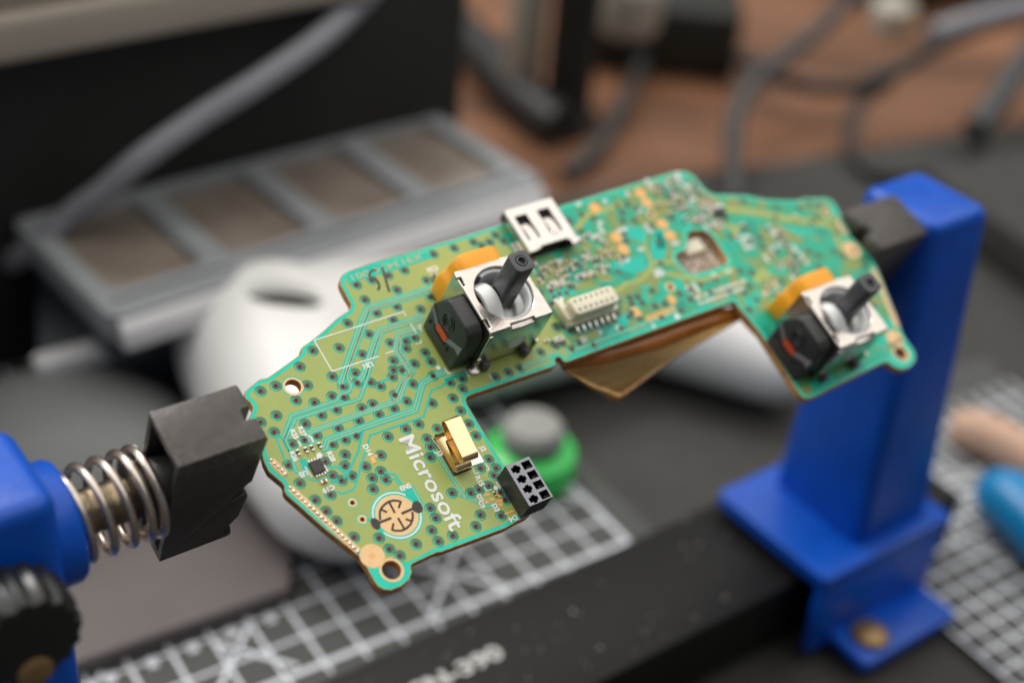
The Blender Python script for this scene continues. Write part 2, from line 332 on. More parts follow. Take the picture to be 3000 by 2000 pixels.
# ------------------------------------------------------------------ THE CIRCUIT BOARD
board = empty('circuit_board', OB, MB.transposed())
tag(board, 'green game controller circuit board held between two black jaws, with two thumbsticks', 'circuit board')
outline = FULL([(1332, 700), (1200, 738), (1091.6, 769), (1022.7, 793.7), (1007.4, 801.3), (998, 812), (995.5, 824), (998, 836), (1015, 868.3), (1026, 886), (1028.5, 896), (1025.5, 905), (1017, 913), (984.4, 935), (950, 967.7),
    (905.5, 1003), (886, 1016), (881.5, 1022), (883.2, 1034), (866.8, 1047.7), (830, 1074), (792.3, 1101.3), (779, 1108.7), (764, 1110), (750.6, 1119), (717.9, 1146), (717, 1165), (733, 1180), (741, 1193), (737, 1207), (730, 1222),
    (745, 1268), (762, 1305), (768, 1330), (774, 1355), (787, 1381), (827.5, 1414.8), (833, 1424), (833, 1438), (840, 1450), (955, 1551), (1053, 1629), (1074, 1661), (1095, 1700), (1108, 1717), (1125, 1726), (1146, 1728), (1172, 1718),
    (1198, 1698), (1206, 1676), (1203, 1660), (1207, 1651), (1278, 1618), (1295, 1615.5), (1312, 1609), (1482, 1546), (1495, 1538), (1520, 1524), (1545, 1513), (1556, 1503), (1554, 1492), (1480, 1369), (1368, 1184), (1364.5, 1174), (1366, 1165), (1373, 1159), (1500, 1115), (1622, 1073), (1628, 1067),
    (1625, 1053), (1632, 1045), (1642, 1047.5), (1653, 1060), (1661, 1060.6), (1700, 1046), (2000, 936), (2140, 886), (2153, 885), (2165, 901), (2191, 931), (2230, 979), (2306, 1097), (2340, 1150), (2352, 1165), (2370, 1167.5), (2390, 1160), (2494, 1108), (2584.8, 1062),
    (2602, 1061), (2617.7, 1073.6), (2639.6, 1081.9), (2664, 1076), (2682, 1056), (2681, 1032), (2661.6, 1005), (2646, 982), (2626, 928), (2576.6, 804.8), (2568, 783), (2550, 756), (2521, 722.6), (2492.6, 694), (2468.7, 641), (2449.5, 603), (2437.6, 588), (2421, 580.5),
    (2354, 580.5), (2334.8, 588), (2248.7, 585), (2191, 573), (2130, 570), (2096, 570), (2078, 564), (2063, 553), (2047.8, 533), (2030, 514), (2012, 504), (1990, 501.5), (1964, 506.4), (1803, 553.8), (1642, 603)])
window = FULL([(2021, 676), (2056, 674), (2072, 680), (2090, 697), (2131, 758), (2131, 768), (2122.6, 776), (2036, 803), (2024, 803), (2012, 795), (1984, 762), (1980, 750), (1984, 743), (2008, 732), (2013, 722), (2013, 690)])
c1 = b2(858.8, 1132.6); c2 = b2(1147, 1669); c3 = b2(2638, 1034)
holes = [circ(*c1, 1.33), circ(*c2, 1.55), circ(*c3, 1.4)]
small = [b2(700 + 782 / 2.352, 1300 + 405 / 2.352), b2(700 + 850 / 2.352, 1300 + 520 / 2.352), b2(1907, 627), b2(1963, 841), b2(2332, 641), b2(2421, 622)]
holes += [circ(x, y, .38 if i < 2 else .55, 12) for i, (x, y) in enumerate(small)]
plate('fibreglass_core', [outline, window] + holes, -1.6, 0, 'fr4', board)
def inset(poly, d):
    n = len(poly); area_ = sum(poly[i][0] * poly[(i + 1) % n][1] - poly[(i + 1) % n][0] * poly[i][1] for i in range(n)); s = 1 if area_ > 0 else -1; out = []
    for i in range(n):
        p, q, r = Vec(poly[i - 1]), Vec(poly[i]), Vec(poly[(i + 1) % n]); a = (q - p).normalized(); b = (r - q).normalized()
        nv = Vec((-a.y, a.x)) + Vec((-b.y, b.x)); nv = nv.normalized() if nv.length > 1e-6 else Vec((-a.y, a.x)); m = 1 / max(.6, nv.dot(Vec((-a.y, a.x))))
        out.append(tuple(q + nv * s * d * m))
    return out
plate('solder_mask', [inset(outline, .12), inset(window, -.1)] + [circ(x, y, r, 24) for x, y, r in [(*c1, 1.75), (*c2, 2.0), (*c3, 1.95)]] + [circ(x, y, .55 if i < 2 else .75, 12) for i, (x, y) in enumerate(small)], .002, .022, 'mask', board)
# copper pour showing olive through the mask: left half plain, right half densely routed
inn = inset(outline, .78)
def clip(poly, xs, keep_less):
    out = []; n = len(poly)
    for i in range(n):
        p, q = poly[i], poly[(i + 1) % n]; pi, qi = (p[0] < xs) == keep_less, (q[0] < xs) == keep_less
        if pi: out.append(p)
        if pi != qi:
            t = (xs - p[0]) / (q[0] - p[0]); out.append((xs, p[1] + t * (q[1] - p[1])))
    return out
left_holes = [circ(*c1, 1.95), circ(small[0][0], small[0][1], 1.0, 16), circ(small[1][0], small[1][1], 1.0, 16), circ(-32.45, -26.0, 4.35, 40)]
XS = 14.2
def clean_lobe(poly):                                  # the corner ears carry bare teal mask
    return poly
pour_left = clip(inn, XS, True)
k_ = [i for i, p in enumerate(pour_left) if p[0] < -33.6 and p[1] < -31.9]
if k_: pour_left = pour_left[:k_[0]] + Z3([(848, 738), (985, 790), (1040, 800), (1120, 815), (1178, 806)]) + pour_left[k_[-1] + 1:]
plate('copper_pour', [pour_left] + left_holes, .022, .034, 'pour', board)
pour_right = clip(inn, XS + .002, False)
pour_right = [p for p in pour_right if not (p[0] > 77.5 and p[1] < -32.2)]
plate('routed_copper', [pour_right, inset(window, -.9)] + [circ(x, y, 1.1, 16) for x, y in small[2:]], .022, .034, 'routed', board)
# annular rings round the drilled holes
for (x, y), r0, r1, m in ((c1, 1.36, 1.72, 'gold_pad'), (c2, 1.58, 2.0, 'gold_pad'), (c3, 1.42, 1.95, 'gold_pad'), *[(small[i], .4, .78, 'gold_pad') for i in range(2)], *[(small[i], .57, 1.0, 'gold_pad') for i in range(2, 6)]):
    plate('hole_ring', [circ(x, y, r1, 28), circ(x, y, r0, 20)], .004, .05, m, board)

# vias
bm = bmesh.new()
def disc(bm, r, z, mi, n=20, ox=0, oy=0): prism(bm, circ(ox, oy, r, n), z - .02, z, mi=mi)
disc(bm, 1.02, .040, 0, 24); disc(bm, .80, .045, 1, 24, ox=-.13, oy=-.08); disc(bm, .74, .049, 0, 24, ox=.07, oy=.05)
for r0, r1, za, zb in ((.58, .50, .05, .085), (.50, .22, .085, .075)):
    A = [bm.verts.new((x * K, y * K, za * K)) for x, y in circ(0, 0, r0, 16)]; B = [bm.verts.new((x * K, y * K, zb * K)) for x, y in circ(0, 0, r1, 16)]
    for j in range(16): bm.faces.new((A[j], A[(j + 1) % 16], B[(j + 1) % 16], B[j])).material_index = 2
prism(bm, circ(0, 0, .22, 12), .05, .072, mi=3)
me = bpy.data.meshes.new('via'); bm.to_mesh(me); bm.free()
for m in ('via_ring', 'via_rim', 'via_cu', 'hole'): me.materials.append(MATS[m])
def via(p): o = bpy.data.objects.new('via', me); COL.objects.link(o); o.parent = board; o.location = (p[0] * K, p[1] * K, 0)
vl = Z2([(725, 93), (985, 65), (1213, 130), (1487, 18), (1645, 70), (1640, 0), (1830, 112), (1887, 203), (1518, 192), (1725, 222), (598, 250), (918, 347), (1145, 313), (1520, 283), (1605, 285), (1508, 353), (1297, 405), (1165, 408), (1392, 443), (1023, 445), (1710, 420), (1910, 340), (2195, 370), (2078, 410), (2198, 470), (362, 438), (672, 432), (212, 490), (562, 580), (742, 603), (915, 540), (1033, 552), (1533, 527), (1650, 592), (1315, 617), (1208, 657), (958, 673), (810, 728), (368, 730), (1525, 663), (1375, 718), (2105, 560), (1900, 610), (1178, 783), (652, 813), (975, 855), (2180, 683), (1768, 815), (1640, 862), (345, 893), (765, 928), (1155, 928), (1043, 968), (645, 970), (525, 1010), (920, 1015), (1465, 937), (1850, 957), (1885, 1040), (1880, 1140), (1043, 1115), (1395, 1120), (850, 1185), (485, 1218), (1043, 1225), (1245, 1233), (1395, 1278), (920, 1320), (1115, 1325), (1010, 1368), (1310, 1345), (1445, 1360), (597, 1395), (1318, 1452), (900, 1508), (2095, 1490), (2280, 1490), (2260, 813), (1950, 860), (2330, 930), (212, 795)])
vl += Z3([(525, 388), (600, 465), (672, 532), (792, 643), (965, 648), (1035, 725), (1108, 770), (1220, 690), (1318, 443), (1355, 512), (1328, 597), (1373, 672), (1473, 632), (1632, 568), (1663, 490), (1805, 495), (1655, 315), (1720, 290), (1757, 218), (1772, 168), (1663, 168), (1722, 108), (1803, 335), (1835, 385)])
vl += A3([(490, 707), (725, 632), (975, 562), (1223, 485), (1670, 238), (1985, 148), (1110, 785), (620, 935), (1110, 1043), (800, 1140), (1472, 1083), (355, 1293), (1052, 1243), (685, 1463), (1563, 640), (1685, 650), (1625, 890), (1378, 1515)])
vl += Z4([(1430, 180), (1500, 210), (1570, 180), (1620, 120)])
vl += A4([(790, 1070), (990, 1000), (1165, 935), (1480, 690), (1700, 585), (1800, 550), (1835, 305), (1725, 310), (1940, 375)])
vl += A7([(365, 228), (205, 322), (312, 305), (125, 370), (1400, 375), (1465, 470), (1305, 475), (1265, 670), (1815, 485), (1665, 520), (1615, 280), (2040, 325), (135, 1105), (235, 1080), (80, 480), (160, 830), (260, 820), (1090, 530), (1085, 620)])
for p in vl: via(p)
pads_px = Z5([(1355, 330), (1410, 410), (975, 455), (1155, 700), (1215, 800), (1540, 590), (1605, 685)])
def inside(p, poly):
    c = False; n = len(poly)
    for i in range(n):
        (x0, y0), (x1, y1) = poly[i], poly[(i + 1) % n]
        if (y0 > p[1]) != (y1 > p[1]) and p[0] < (x1 - x0) * (p[1] - y0) / (y1 - y0) + x0: c = not c
    return c
J2C = (63.84, -25.5)
def free(p, margin=1.2, busy=()):
    if not inside(p, inset(outline, margin)) or inside(p, inset(window, -margin)): return False
    if 14.8 < p[0] < 28.6 and 9 < p[1] < 21: return False                      # usb shell
    if 14.6 < p[0] < 27.2 and -8.2 < p[1] < 1.4: return False                  # cream connector
    if abs(p[0]) < 12 and abs(p[1]) < 11: return False
    if -12.5 < p[0] - J2C[0] < 8 and abs(p[1] - J2C[1]) < 8.5: return False
    if p[0] - J2C[0] > -7 and -9 < p[1] - J2C[1] < 12 and p[0] < J2C[0] + 7: return False
    if any(math.hypot(p[0] - q[0], p[1] - q[1]) < 2.0 for q in pads_px + small): return False
    return all(math.hypot(p[0] - q[0], p[1] - q[1]) > q[2] for q in busy)
busy = [(p[0], p[1], 1.1) for p in vl]; nv = len(vl)
while nv < 262:
    p = (random.uniform(12, 91), random.uniform(-33, 18))
    if free(p, 1.3, busy): via(p); busy.append((*p, 1.7)); nv += 1

# copper tracks under the mask
def track(pts, n=1, gap=.34, w=.15):
    bm = bmesh.new(); tot = (n + 1) * gap + n * w if n else gap
    strip(bm, pts, tot, .03, .054)
    for k in range(n): strip(bm, pts, w, .05, .060, off=-tot / 2 + gap + w / 2 + k * (gap + w), mi=1)
    bm_obj('track', fixn(bm), ('trace', 'sliver'), board)
a3z2 = lambda a, b: A3(a) + Z2(b)
track(A3([(1660, 750), (660, 1070), (580, 1240)]) + Z2([(1140, 0), (1015, 360), (1000, 400), (1023, 445)]), 2, .34)
track(A3([(1660, 805), (715, 1090)]) + Z2([(1180, 0), (1062, 330), (1066, 368), (1108, 430), (1090, 488), (985, 533), (965, 580), (512, 728), (432, 955)]), 1, .3)
track(A3([(1510, 1190), (845, 1405)]) + Z2([(1330, 0), (1225, 330), (1165, 408)]), 2, .3)
track(A3([(1500, 1235), (890, 1425)]) + Z2([(1375, 0), (1240, 430), (1187, 568), (985, 625), (560, 762), (455, 970), (500, 1060), (560, 1270), (620, 1312)]), 1, .3)
track(A3([(1475, 1370), (1140, 1465)]) + Z2([(1535, 85), (1680, 290), (1690, 312), (1640, 380), (1575, 565), (1510, 600), (692, 892), (668, 960), (760, 1000)]), 2, .26)
track(A3([(1480, 1420), (1170, 1500)]) + Z2([(1580, 90), (1718, 300), (1670, 375)]), 1, .26)
track(Z2([(2030, 300), (1950, 325), (1860, 375), (1805, 412), (1730, 675), (1225, 845), (870, 972), (850, 1045), (800, 1065)]), 2, .34)
track(Z2([(2290, 305), (2040, 378), (2005, 437), (1890, 482), (1815, 740), (1290, 920), (1262, 1020), (1205, 1200), (1140, 1430), (1110, 1462), (1020, 1495), (960, 1475)]), 0, .36)
track(Z2([(1222, 870), (1170, 1085), (1062, 1310)]), 0, .42)
track(Z2([(350, 900), (450, 1165), (485, 1215)]), 0, .34); track(Z2([(362, 902), (430, 962), (470, 1050), (520, 1120)]), 0, .34)
track(Z2([(620, 1312), (690, 1352), (760, 1370), (860, 1340)]), 0, .3)
track(Z2([(890, 1240), (960, 1230), (1025, 1275), (1050, 1310), (1010, 1368), (900, 1390)]), 0, .42)
track(Z2([(1395, 1278), (1540, 1312), (1610, 1425)]), 0, .36); track(Z3([(1012, 250), (1075, 240), (1115, 300)]), 0, .3)
track(Z2([(1885, 1040), (1940, 1110), (2180, 1475), (2225, 1530)]) + Z3([(1540, 365), (1650, 405), (1700, 432), (1760, 420)]), 1, .26)
track(Z2([(1508, 353), (1405, 392), (1392, 443)]), 0, .42); track(Z2([(1605, 285), (1660, 330), (1625, 350), (1533, 527), (1515, 590)]), 1, .26)
track(Z3([(1185, 285), (1275, 440)]), 1, .26); track(Z3([(880, 520), (925, 525)]), 0, .5)
track(A4([(0, 1110), (400, 985)]), 0, .5); track(A4([(1200, 940), (1240, 900), (1620, 770), (1650, 700)]), 1, .26)
track(A7([(300, 1230), (480, 1160), (2000, 590)]), 1, .3); track(A7([(330, 1290), (500, 1220), (2060, 650)]), 0, .34)
# wide teal clearances seen as large shapes in the routed half
for q in (Z2([(590, 1160), (660, 1150), (700, 1290), (640, 1300)]), Z3([(1098, 335), (1185, 285), (1265, 395), (1240, 410), (1160, 350)]),
          Z5([(1210, 600), (1390, 620), (1400, 760), (1250, 700)]), Z5([(1480, 640), (1560, 650), (1570, 790), (1490, 800)]), Z5([(1130, 900), (1380, 850), (1400, 980), (1300, 1000), (1120, 960)]),
          A7([(780, 170), (1020, 150), (1000, 190), (830, 215)]), A7([(1430, 200), (1620, 180), (1590, 230), (1500, 260)]), A7([(1100, 700), (1240, 600), (1270, 760), (960, 980), (930, 930)]), A7([(40, 290), (320, 220), (480, 300), (100, 430)]),
          Z5([(1010, 1075), (1130, 1065), (1100, 1110), (1000, 1110)]), ZN([(130, 800), (230, 790), (300, 930), (260, 1100), (120, 1100), (100, 950)]), ZN([(1560, 700), (1900, 760), (1980, 830), (1800, 830)]), ZN([(1280, 1480), (1350, 1440), (1370, 1560), (1290, 1568)])):
    bm = bmesh.new(); prism(bm, q, .03, .052); bm_obj('mask_opening', fixn(bm), 'trace', board)
# broad olive copper runs in the routed half
for pts, w in ((Z5([(1000, 1200), (1190, 1130), (1230, 1090), (1360, 1060), (1450, 960), (1460, 910), (1640, 905)]), .9), (Z5([(1580, 1000), (1700, 1030), (1860, 1060), (2000, 1020), (2140, 960)]), 1.0), (Z5([(1380, 600), (1400, 800), (1450, 900)]), .7),
              (ZN([(960, 520), (1300, 560), (1700, 640), (2200, 700)]), 1.6), (ZN([(2150, 620), (2260, 900), (2290, 980)]), 1.4), (ZN([(1300, 1350), (1400, 1240), (1480, 1330)]), 1.5), (ZN([(930, 700), (1080, 740), (1060, 830)]), 1.3), (Z5([(820, 640), (900, 520), (1200, 420)]), 1.2)):
    bm = bmesh.new(); strip(bm, pts, w, .034, .050); bm_obj('copper_run', fixn(bm), 'pour', board)

# white silkscreen
def silk_line(pts, w=.2):
    bm = bmesh.new(); strip(bm, pts, w, .045, .068); bm_obj('silkscreen_line', fixn(bm), 'silk', board)
silk_line(Z4([(850, 812), (828, 775), (60, 1022), (215, 1287), (617, 1157)])); silk_line(Z4([(672, 1137), (748, 1110)])); silk_line(Z4([(888, 878), (940, 960)]))
silk_line(Z4([(985, 893), (960, 900), (988, 945)])); silk_line(Z4([(935, 1052), (983, 1040), (972, 1017)])); silk_line(Z4([(1180, 1262), (1215, 1308), (1350, 1262), (1400, 1338)])); silk_line(Z4([(1565, 1310), (1590, 1355)]))
silk_line(ZS([(235, 480), (500, 858), (635, 800)]), .14); silk_line(ZS([(675, 815), (700, 865), (740, 855)]), .14); silk_line(ZS([(810, 755), (850, 820), (815, 832)]), .14); silk_line(ZS([(920, 950), (970, 1025)]), .25); silk_line(ZS([(985, 825), (995, 850)]), .2); silk_line(ZS([(790, 1010), (820, 1050), (880, 1030)]), .14)
silk_line(QI([(540, 365), (600, 400), (640, 490)]), .28); silk_line(QI([(340, 470), (410, 570)]), .28); silk_line(QI([(480, 960), (620, 1160)]), .22); silk_line(QI([(840, 925), (920, 1055)]), .3)
def dot(p, r, m='silk', z=.07):
    bm = bmesh.new(); prism(bm, circ(p[0], p[1], r, 20), .05, z); bm_obj('silkscreen_dot' if m == 'silk' else 'test_pad', fixn(bm), m, board)
dot(Z4([(1128, 1257)])[0], .42); dot(ZS([(920, 1018)])[0], .42); dot(QI([(755, 745)])[0], .5); dot(A7([(1105, 840)])[0], .6); dot(A7([(2005, 665)])[0], .6)
text('maker_name', 'Microsoft', (-24.15, -23.0), 2.95, -90, 'silk', board, z=.085, bold=.06, length=18.0)
for s, p, cap, rot in (('LB1', Z4([(523, 1235)])[0], .95, 180), ('R25', QI([(275, 340)])[0], .85, -90), ('R27', QI([(425, 290)])[0], .85, -90), ('R26', QI([(270, 760)])[0], .85, -90), ('R28', QI([(980, 765)])[0], .85, -90), ('U5', QI([(450, 1100)])[0], .9, 180), ('C19', QI([(930, 1385)])[0], .9, 180),
                       ('D14', QI([(1680, 645)])[0], .9, -90), ('J3', ZS([(312, 650)])[0], .95, -90), ('J2', ZS([(775, 600)])[0], .95, -90), ('R15', ZS([(748, 945)])[0], .9, -90), ('D2', ZS([(755, 1125)])[0], .8, -90), ('C9', ZS([(770, 1195)])[0], .8, -90), ('D3', ZS([(920, 1228)])[0], .9, -90), ('D4', ZS([(1105, 1345)])[0], .95, 180),
                       ('SN3', SW([(1470, 210)])[0], .85, 180), ('C33', A3([(1655, 465)])[0], 1.0, 180), ('C21', A4([(1760, 480)])[0], 1.0, 180), ('15', A7([(570, 1015)])[0], 1.1, 180), ('E', A7([(1640, 810)])[0], .9, 180), ('C', A7([(820, 905)])[0], .9, 180)):
    text('silkscreen_text', s, p, cap, rot, 'silk', board, bold=.055)
bm = bmesh.new(); prism(bm, A3([(335, 600), (365, 688), (900, 530), (1640, 300), (1590, 190), (1000, 350), (700, 405), (400, 490)]), .03, .052); bm_obj('part_number_panel', fixn(bm), 'trace', board)
text('part_number', 'X913434-001', ((A3([(380, 610)])[0][0] + A3([(1530, 250)])[0][0]) / 2, (A3([(380, 610)])[0][1] + A3([(1530, 250)])[0][1]) / 2), 1.25, 180 + math.degrees(math.atan2(*(lambda a, b: (b[1] - a[1], b[0] - a[0]))(A3([(380, 610)])[0], A3([(1530, 250)])[0]))), 'sliver', board, z=.057, bold=.01, length=14.8)
for pts in ([(800, 490), (760, 480), (720, 495), (690, 540), (700, 590), (770, 605), (820, 660), (840, 720), (835, 760), (815, 785)], [(882, 430), (930, 580), (960, 700), (995, 810)]):
    P = [Vec((*p, 0)) for p in A3(pts)]; P = [(p.x, p.y) for p in smooth_path(P, 4)]; bm = bmesh.new(); strip(bm, P, .42, .05, .074); bm_obj('pen_mark', fixn(bm), 'ink', board)
# silkscreen legends too blurred to read in the photograph: short printed bars
meL = []
for k in range(5):
    bm = bmesh.new(); n = 2 + k % 3
    for i in range(n):
        x = (i - (n - 1) / 2) * .72; prism(bm, rrect(x - .27, x + .27, -.46, .46, .12, 2), .05, .068)
        prism(bm, [(x - .1, -.2), (x + .1, -.2), (x + .1, .2), (x - .1, .2)], .0, .02)
    me_ = bpy.data.meshes.new('silkscreen_legend'); fixn(bm).to_mesh(me_); bm.free(); me_.materials.append(MATS['silk']); meL.append(me_)
def legend(p, rot=0.0, s=.9):
    o = bpy.data.objects.new('silkscreen_legend', random.choice(meL)); COL.objects.link(o); o.parent = board; o.location = (p[0] * K, p[1] * K, 0); o.rotation_euler = (0, 0, rot); o.scale = (s, s, 1)
lg = Z5([(840, 425), (1060, 400), (1250, 340), (1430, 250), (1340, 480), (1350, 470), (960, 700), (1010, 700), (1200, 640), (1440, 640), (1420, 620), (1650, 750), (1360, 800), (900, 860), (1190, 910), (1240, 890), (1040, 970), (950, 1000), (860, 1020), (640, 1080), (600, 1110), (700, 1060), (680, 900), (1020, 580), (1030, 640),
         (1500, 980), (1520, 1010), (1640, 350), (1680, 220), (1750, 300), (1800, 380), (1900, 430), (1960, 470), (2010, 440), (1850, 530), (1880, 560), (1990, 590), (2030, 600), (1970, 1020), (2090, 985), (1760, 1140), (1820, 1120), (2230, 700)])
for p in lg: legend(p, random.choice((0, math.pi / 2)))
for i in range(7): legend(Z5([(1840 + i * 62, 1200 - i * 22)])[0], 0, .72); legend(Z5([(1862 + i * 54, 1250 - i * 19)])[0], 0, .72)
for p in ZN([(1110, 850), (1170, 920), (1230, 960), (1470, 740), (1520, 800), (1500, 980), (1560, 940), (1620, 930), (1760, 980), (1830, 1060), (1890, 1140), (1430, 1090), (1600, 1180), (1730, 1300), (1540, 1400), (1430, 1480), (640, 640), (720, 700), (780, 500), (860, 490), (840, 700), (560, 440), (300, 240), (80, 240), (420, 120), (540, 260)]): legend(p, random.choice((0, math.pi / 2)))
# gold test pads, connector footprints
for p in pads_px: dot(p, 1.25, 'copper_pad', .06)
def quad(name, pts, m, z0=.03, z1=.065): bm = bmesh.new(); prism(bm, pts, z0, z1); bm_obj(name, fixn(bm), m, board)
quad('solder_pad', A7([(1285, 545), (1365, 510), (1475, 630), (1385, 690)]), 'copper_pad'); quad('solder_pad', A7([(1840, 360), (1925, 330), (2010, 445), (1925, 490)]), 'copper_pad')
for i in range(9):
    f = i / 8; x0, y0 = 1535 + f * 400, 700 - f * 150
    quad('solder_pad', A7([(x0 - 14, y0 - 38), (x0 + 18, y0 - 50), (x0 + 48, y0 + 28), (x0 + 14, y0 + 40)]), 'copper_pad')
quad('solder_pad', ZS([(615, 630), (705, 590), (795, 740), (660, 785)]), 'solder', .03, .12)
for q in ([(790, 1080), (850, 1070), (855, 1095), (800, 1105)], [(780, 1155), (840, 1150), (850, 1180), (810, 1190)], [(850, 1130), (900, 1120), (905, 1150), (870, 1160)], [(915, 1145), (990, 1130), (1000, 1165), (930, 1175)], [(920, 1060), (945, 1050), (985, 1110), (950, 1120)], [(945, 1185), (985, 1170), (1000, 1210), (965, 1215)], [(1010, 1285), (1055, 1270), (1065, 1295), (1020, 1305)], [(1060, 1268), (1105, 1250), (1115, 1275), (1072, 1290)]): quad('solder_pad', ZS(q), 'copper_pad')
for q in ([(1290, 1140), (1330, 1120), (1350, 1190), (1310, 1205)], [(1330, 1110), (1370, 1120), (1350, 1145), (1330, 1150)]): quad('solder_pad', Z2(q), 'copper_pad')
dot(Z3([(918, 772)])[0], 2.05, 'gold_pad', .055); dot(Z3([(918, 772)])[0], .55, 'copper_pad', .062)
dot(Z6([(1035, 590)])[0], 2.1, 'gold_pad', .055); dot(A2 := Z(2220, 750, 3.646)([(1460, 880)])[0], 1.9, 'gold_pad', .055)
# plated edge strips with solder bumps
bm = bmesh.new(); bmesh.ops.create_icosphere(bm, subdivisions=2, radius=.32 * K)
for v in bm.verts: v.co.z *= .6
for f in bm.faces: f.smooth = True
meD = bpy.data.meshes.new('solder_bump'); bm.to_mesh(meD); bm.free(); meD.materials.append(MATS['solder'])
def bumps(a, b, n):
    for i in range(n):
        f = i / (n - 1); o = bpy.data.objects.new('solder_bump', meD); COL.objects.link(o); o.parent = board
        o.location = ((a[0] + (b[0] - a[0]) * f + random.uniform(-.05, .05)) * K, (a[1] + (b[1] - a[1]) * f) * K, .07 * K); s = random.uniform(.8, 1.12); o.scale = (s, s, s)
for a, b, n in ((Z3([(222, 112)])[0], Z3([(322, 208)])[0], 5), (Z3([(352, 302)])[0], Z3([(822, 738)])[0], 18), (Z6([(945, 405)])[0], Z6([(1000, 500)])[0], 4), (Z6([(1165, 705)])[0], Z6([(1315, 1060)])[0], 14)):
    bm = bmesh.new(); strip(bm, [a, b], 1.15, .025, .06); bm_obj('plated_edge', fixn(bm), 'gold_pad', board); bumps(a, b, n)
# chip passives
def chip_mesh(m):
    bm = bmesh.new(); box(bm, -.26, .26, -.24, .24, .06, .42, 0); box(bm, -.5, -.26, -.25, .25, .06, .44, 1); box(bm, .26, .5, -.25, .25, .06, .44, 1)
    box(bm, -.68, -.4, -.27, .27, .03, .06, 2); box(bm, .4, .68, -.27, .27, .03, .06, 2)
    me_ = bpy.data.meshes.new('chip_component'); fixn(bm).to_mesh(me_); bm.free()
    for q in (m, 'solder', 'copper_pad'): me_.materials.append(MATS[q])
    return me_
CH = [chip_mesh('chip'), chip_mesh('chip_tan')]
def chip(p, rot, k=0, s=1.0):
    o = bpy.data.objects.new('chip_component', CH[k]); COL.objects.link(o); o.parent = board; o.location = (p[0] * K, p[1] * K, 0); o.rotation_euler = (0, 0, rot); o.scale = (s, s, s)
H90 = math.pi / 2
for p in QI([(345, 695), (495, 650), (610, 610), (755, 560)]): chip(p, H90, 0, .95)
chip(QI([(835, 1250)])[0], 0, 1, 1.05); chip(ZS([(910, 1085)])[0], H90, 0, .8); chip(A3([(1670, 555)])[0], 0, 0, .9); chip(A4([(1560, 520)])[0], 0, 1, .9)
nb = 0; clusters = [(Z5([(1560, 330)])[0], 5.5, 22), (Z5([(1760, 330)])[0], 5.5, 26), (Z5([(1850, 500)])[0], 4.5, 16), (Z5([(1010, 800)])[0], 4.5, 20), (Z5([(780, 950)])[0], 4.5, 18), (Z5([(620, 1000)])[0], 4.0, 14), (ZN([(1180, 800)])[0], 3.0, 5), (ZN([(1650, 1080)])[0], 4.2, 15), (ZN([(1520, 800)])[0], 2.4, 4), (ZN([(1500, 1430)])[0], 2.5, 6), (ZN([(700, 620)])[0], 3.4, 12)]
busy2 = []
for c, r, n in clusters:
    t = 0; k = 0
    while k < n * .68 and t < 400:
        t += 1; a = random.uniform(0, 6.283); q = r * math.sqrt(random.random()); p = (c[0] + q * math.cos(a), c[1] + q * math.sin(a))
        if free(p, 1.3, busy2): chip(p, random.choice((0, H90)), random.choice((0, 1, 1)), random.uniform(.85, 1.25)); busy2.append((*p, 1.35)); k += 1
# small driver chip
bm = bmesh.new(); box(bm, -41.72, -39.72, -14.8, -12.65, .12, .75); ic = bm_obj('driver_chip', bm, 'chip', board, bevel=.06, seg=1)
for i in range(4):
    for y, s in ((-12.45, 1), (-15.0, -1)):
        bm = bmesh.new(); box(bm, -41.55 + i * .5, -41.3 + i * .5, y - .28, y + .28, .05, .3); bm_obj('chip_lead', bm, 'solder', ic, bevel=.08)
bm = bmesh.new(); px = ZN([(880, 575)])[0]; box(bm, px[0] - 1.2, px[0] + 1.2, px[1] - .8, px[1] + .8, .06, .9); bm_obj('regulator_chip', bm, 'chip', board, bevel=.06, seg=1)
# round button contact with printed carbon fingers
bc = (-32.45, -26.0)
bm = bmesh.new(); prism(bm, circ(*bc, 3.55, 40), .025, .05); contact = bm_obj('button_contact', fixn(bm), 'gold_pad', board)
for a0, a1 in ((70, 222), (-122, 14)):
    bm = bmesh.new(); strip(bm, circ(*bc, 3.95, 28, a0=math.radians(a0 - 30), a1=math.radians(a1 - 30)), .28, .045, .066); bm_obj('silkscreen_arc', fixn(bm), 'silk', contact)
def carbon(pts, w=.36): bm = bmesh.new(); strip(bm, pts, w, .05, .085); bm_obj('carbon_finger', fixn(bm), 'carbon', contact)
carbon(SW([(1315, 690), (1360, 545), (1290, 520), (1190, 515), (1090, 540), (1000, 600), (930, 670), (885, 760), (880, 860), (890, 960)]))
carbon(SW([(1195, 1040), (1165, 1185), (1240, 1210), (1390, 1205), (1500, 1150), (1590, 1060), (1630, 960), (1640, 860), (1625, 780)]))
carbon(SW([(1100, 560), (1225, 800)])); carbon(SW([(910, 720), (1045, 785)])); carbon(SW([(1440, 1160), (1300, 915)])); carbon(SW([(1600, 985), (1475, 940)])); carbon(SW([(1380, 815), (1700, 680)]), .42); carbon(SW([(1145, 915), (800, 1050)]), .42)
for q in ([(1625, 600), (1660, 545), (1740, 525), (1820, 580), (1865, 690), (1855, 770), (1800, 805), (1730, 795), (1650, 760), (1610, 700)], [(665, 985), (690, 925), (750, 915), (830, 950), (890, 1000), (895, 1100), (880, 1160), (820, 1185), (740, 1150), (690, 1080)]):
    bm = bmesh.new(); prism(bm, SW(q), .04, .088); bm_obj('carbon_pad', fixn(bm), 'carbon', contact)

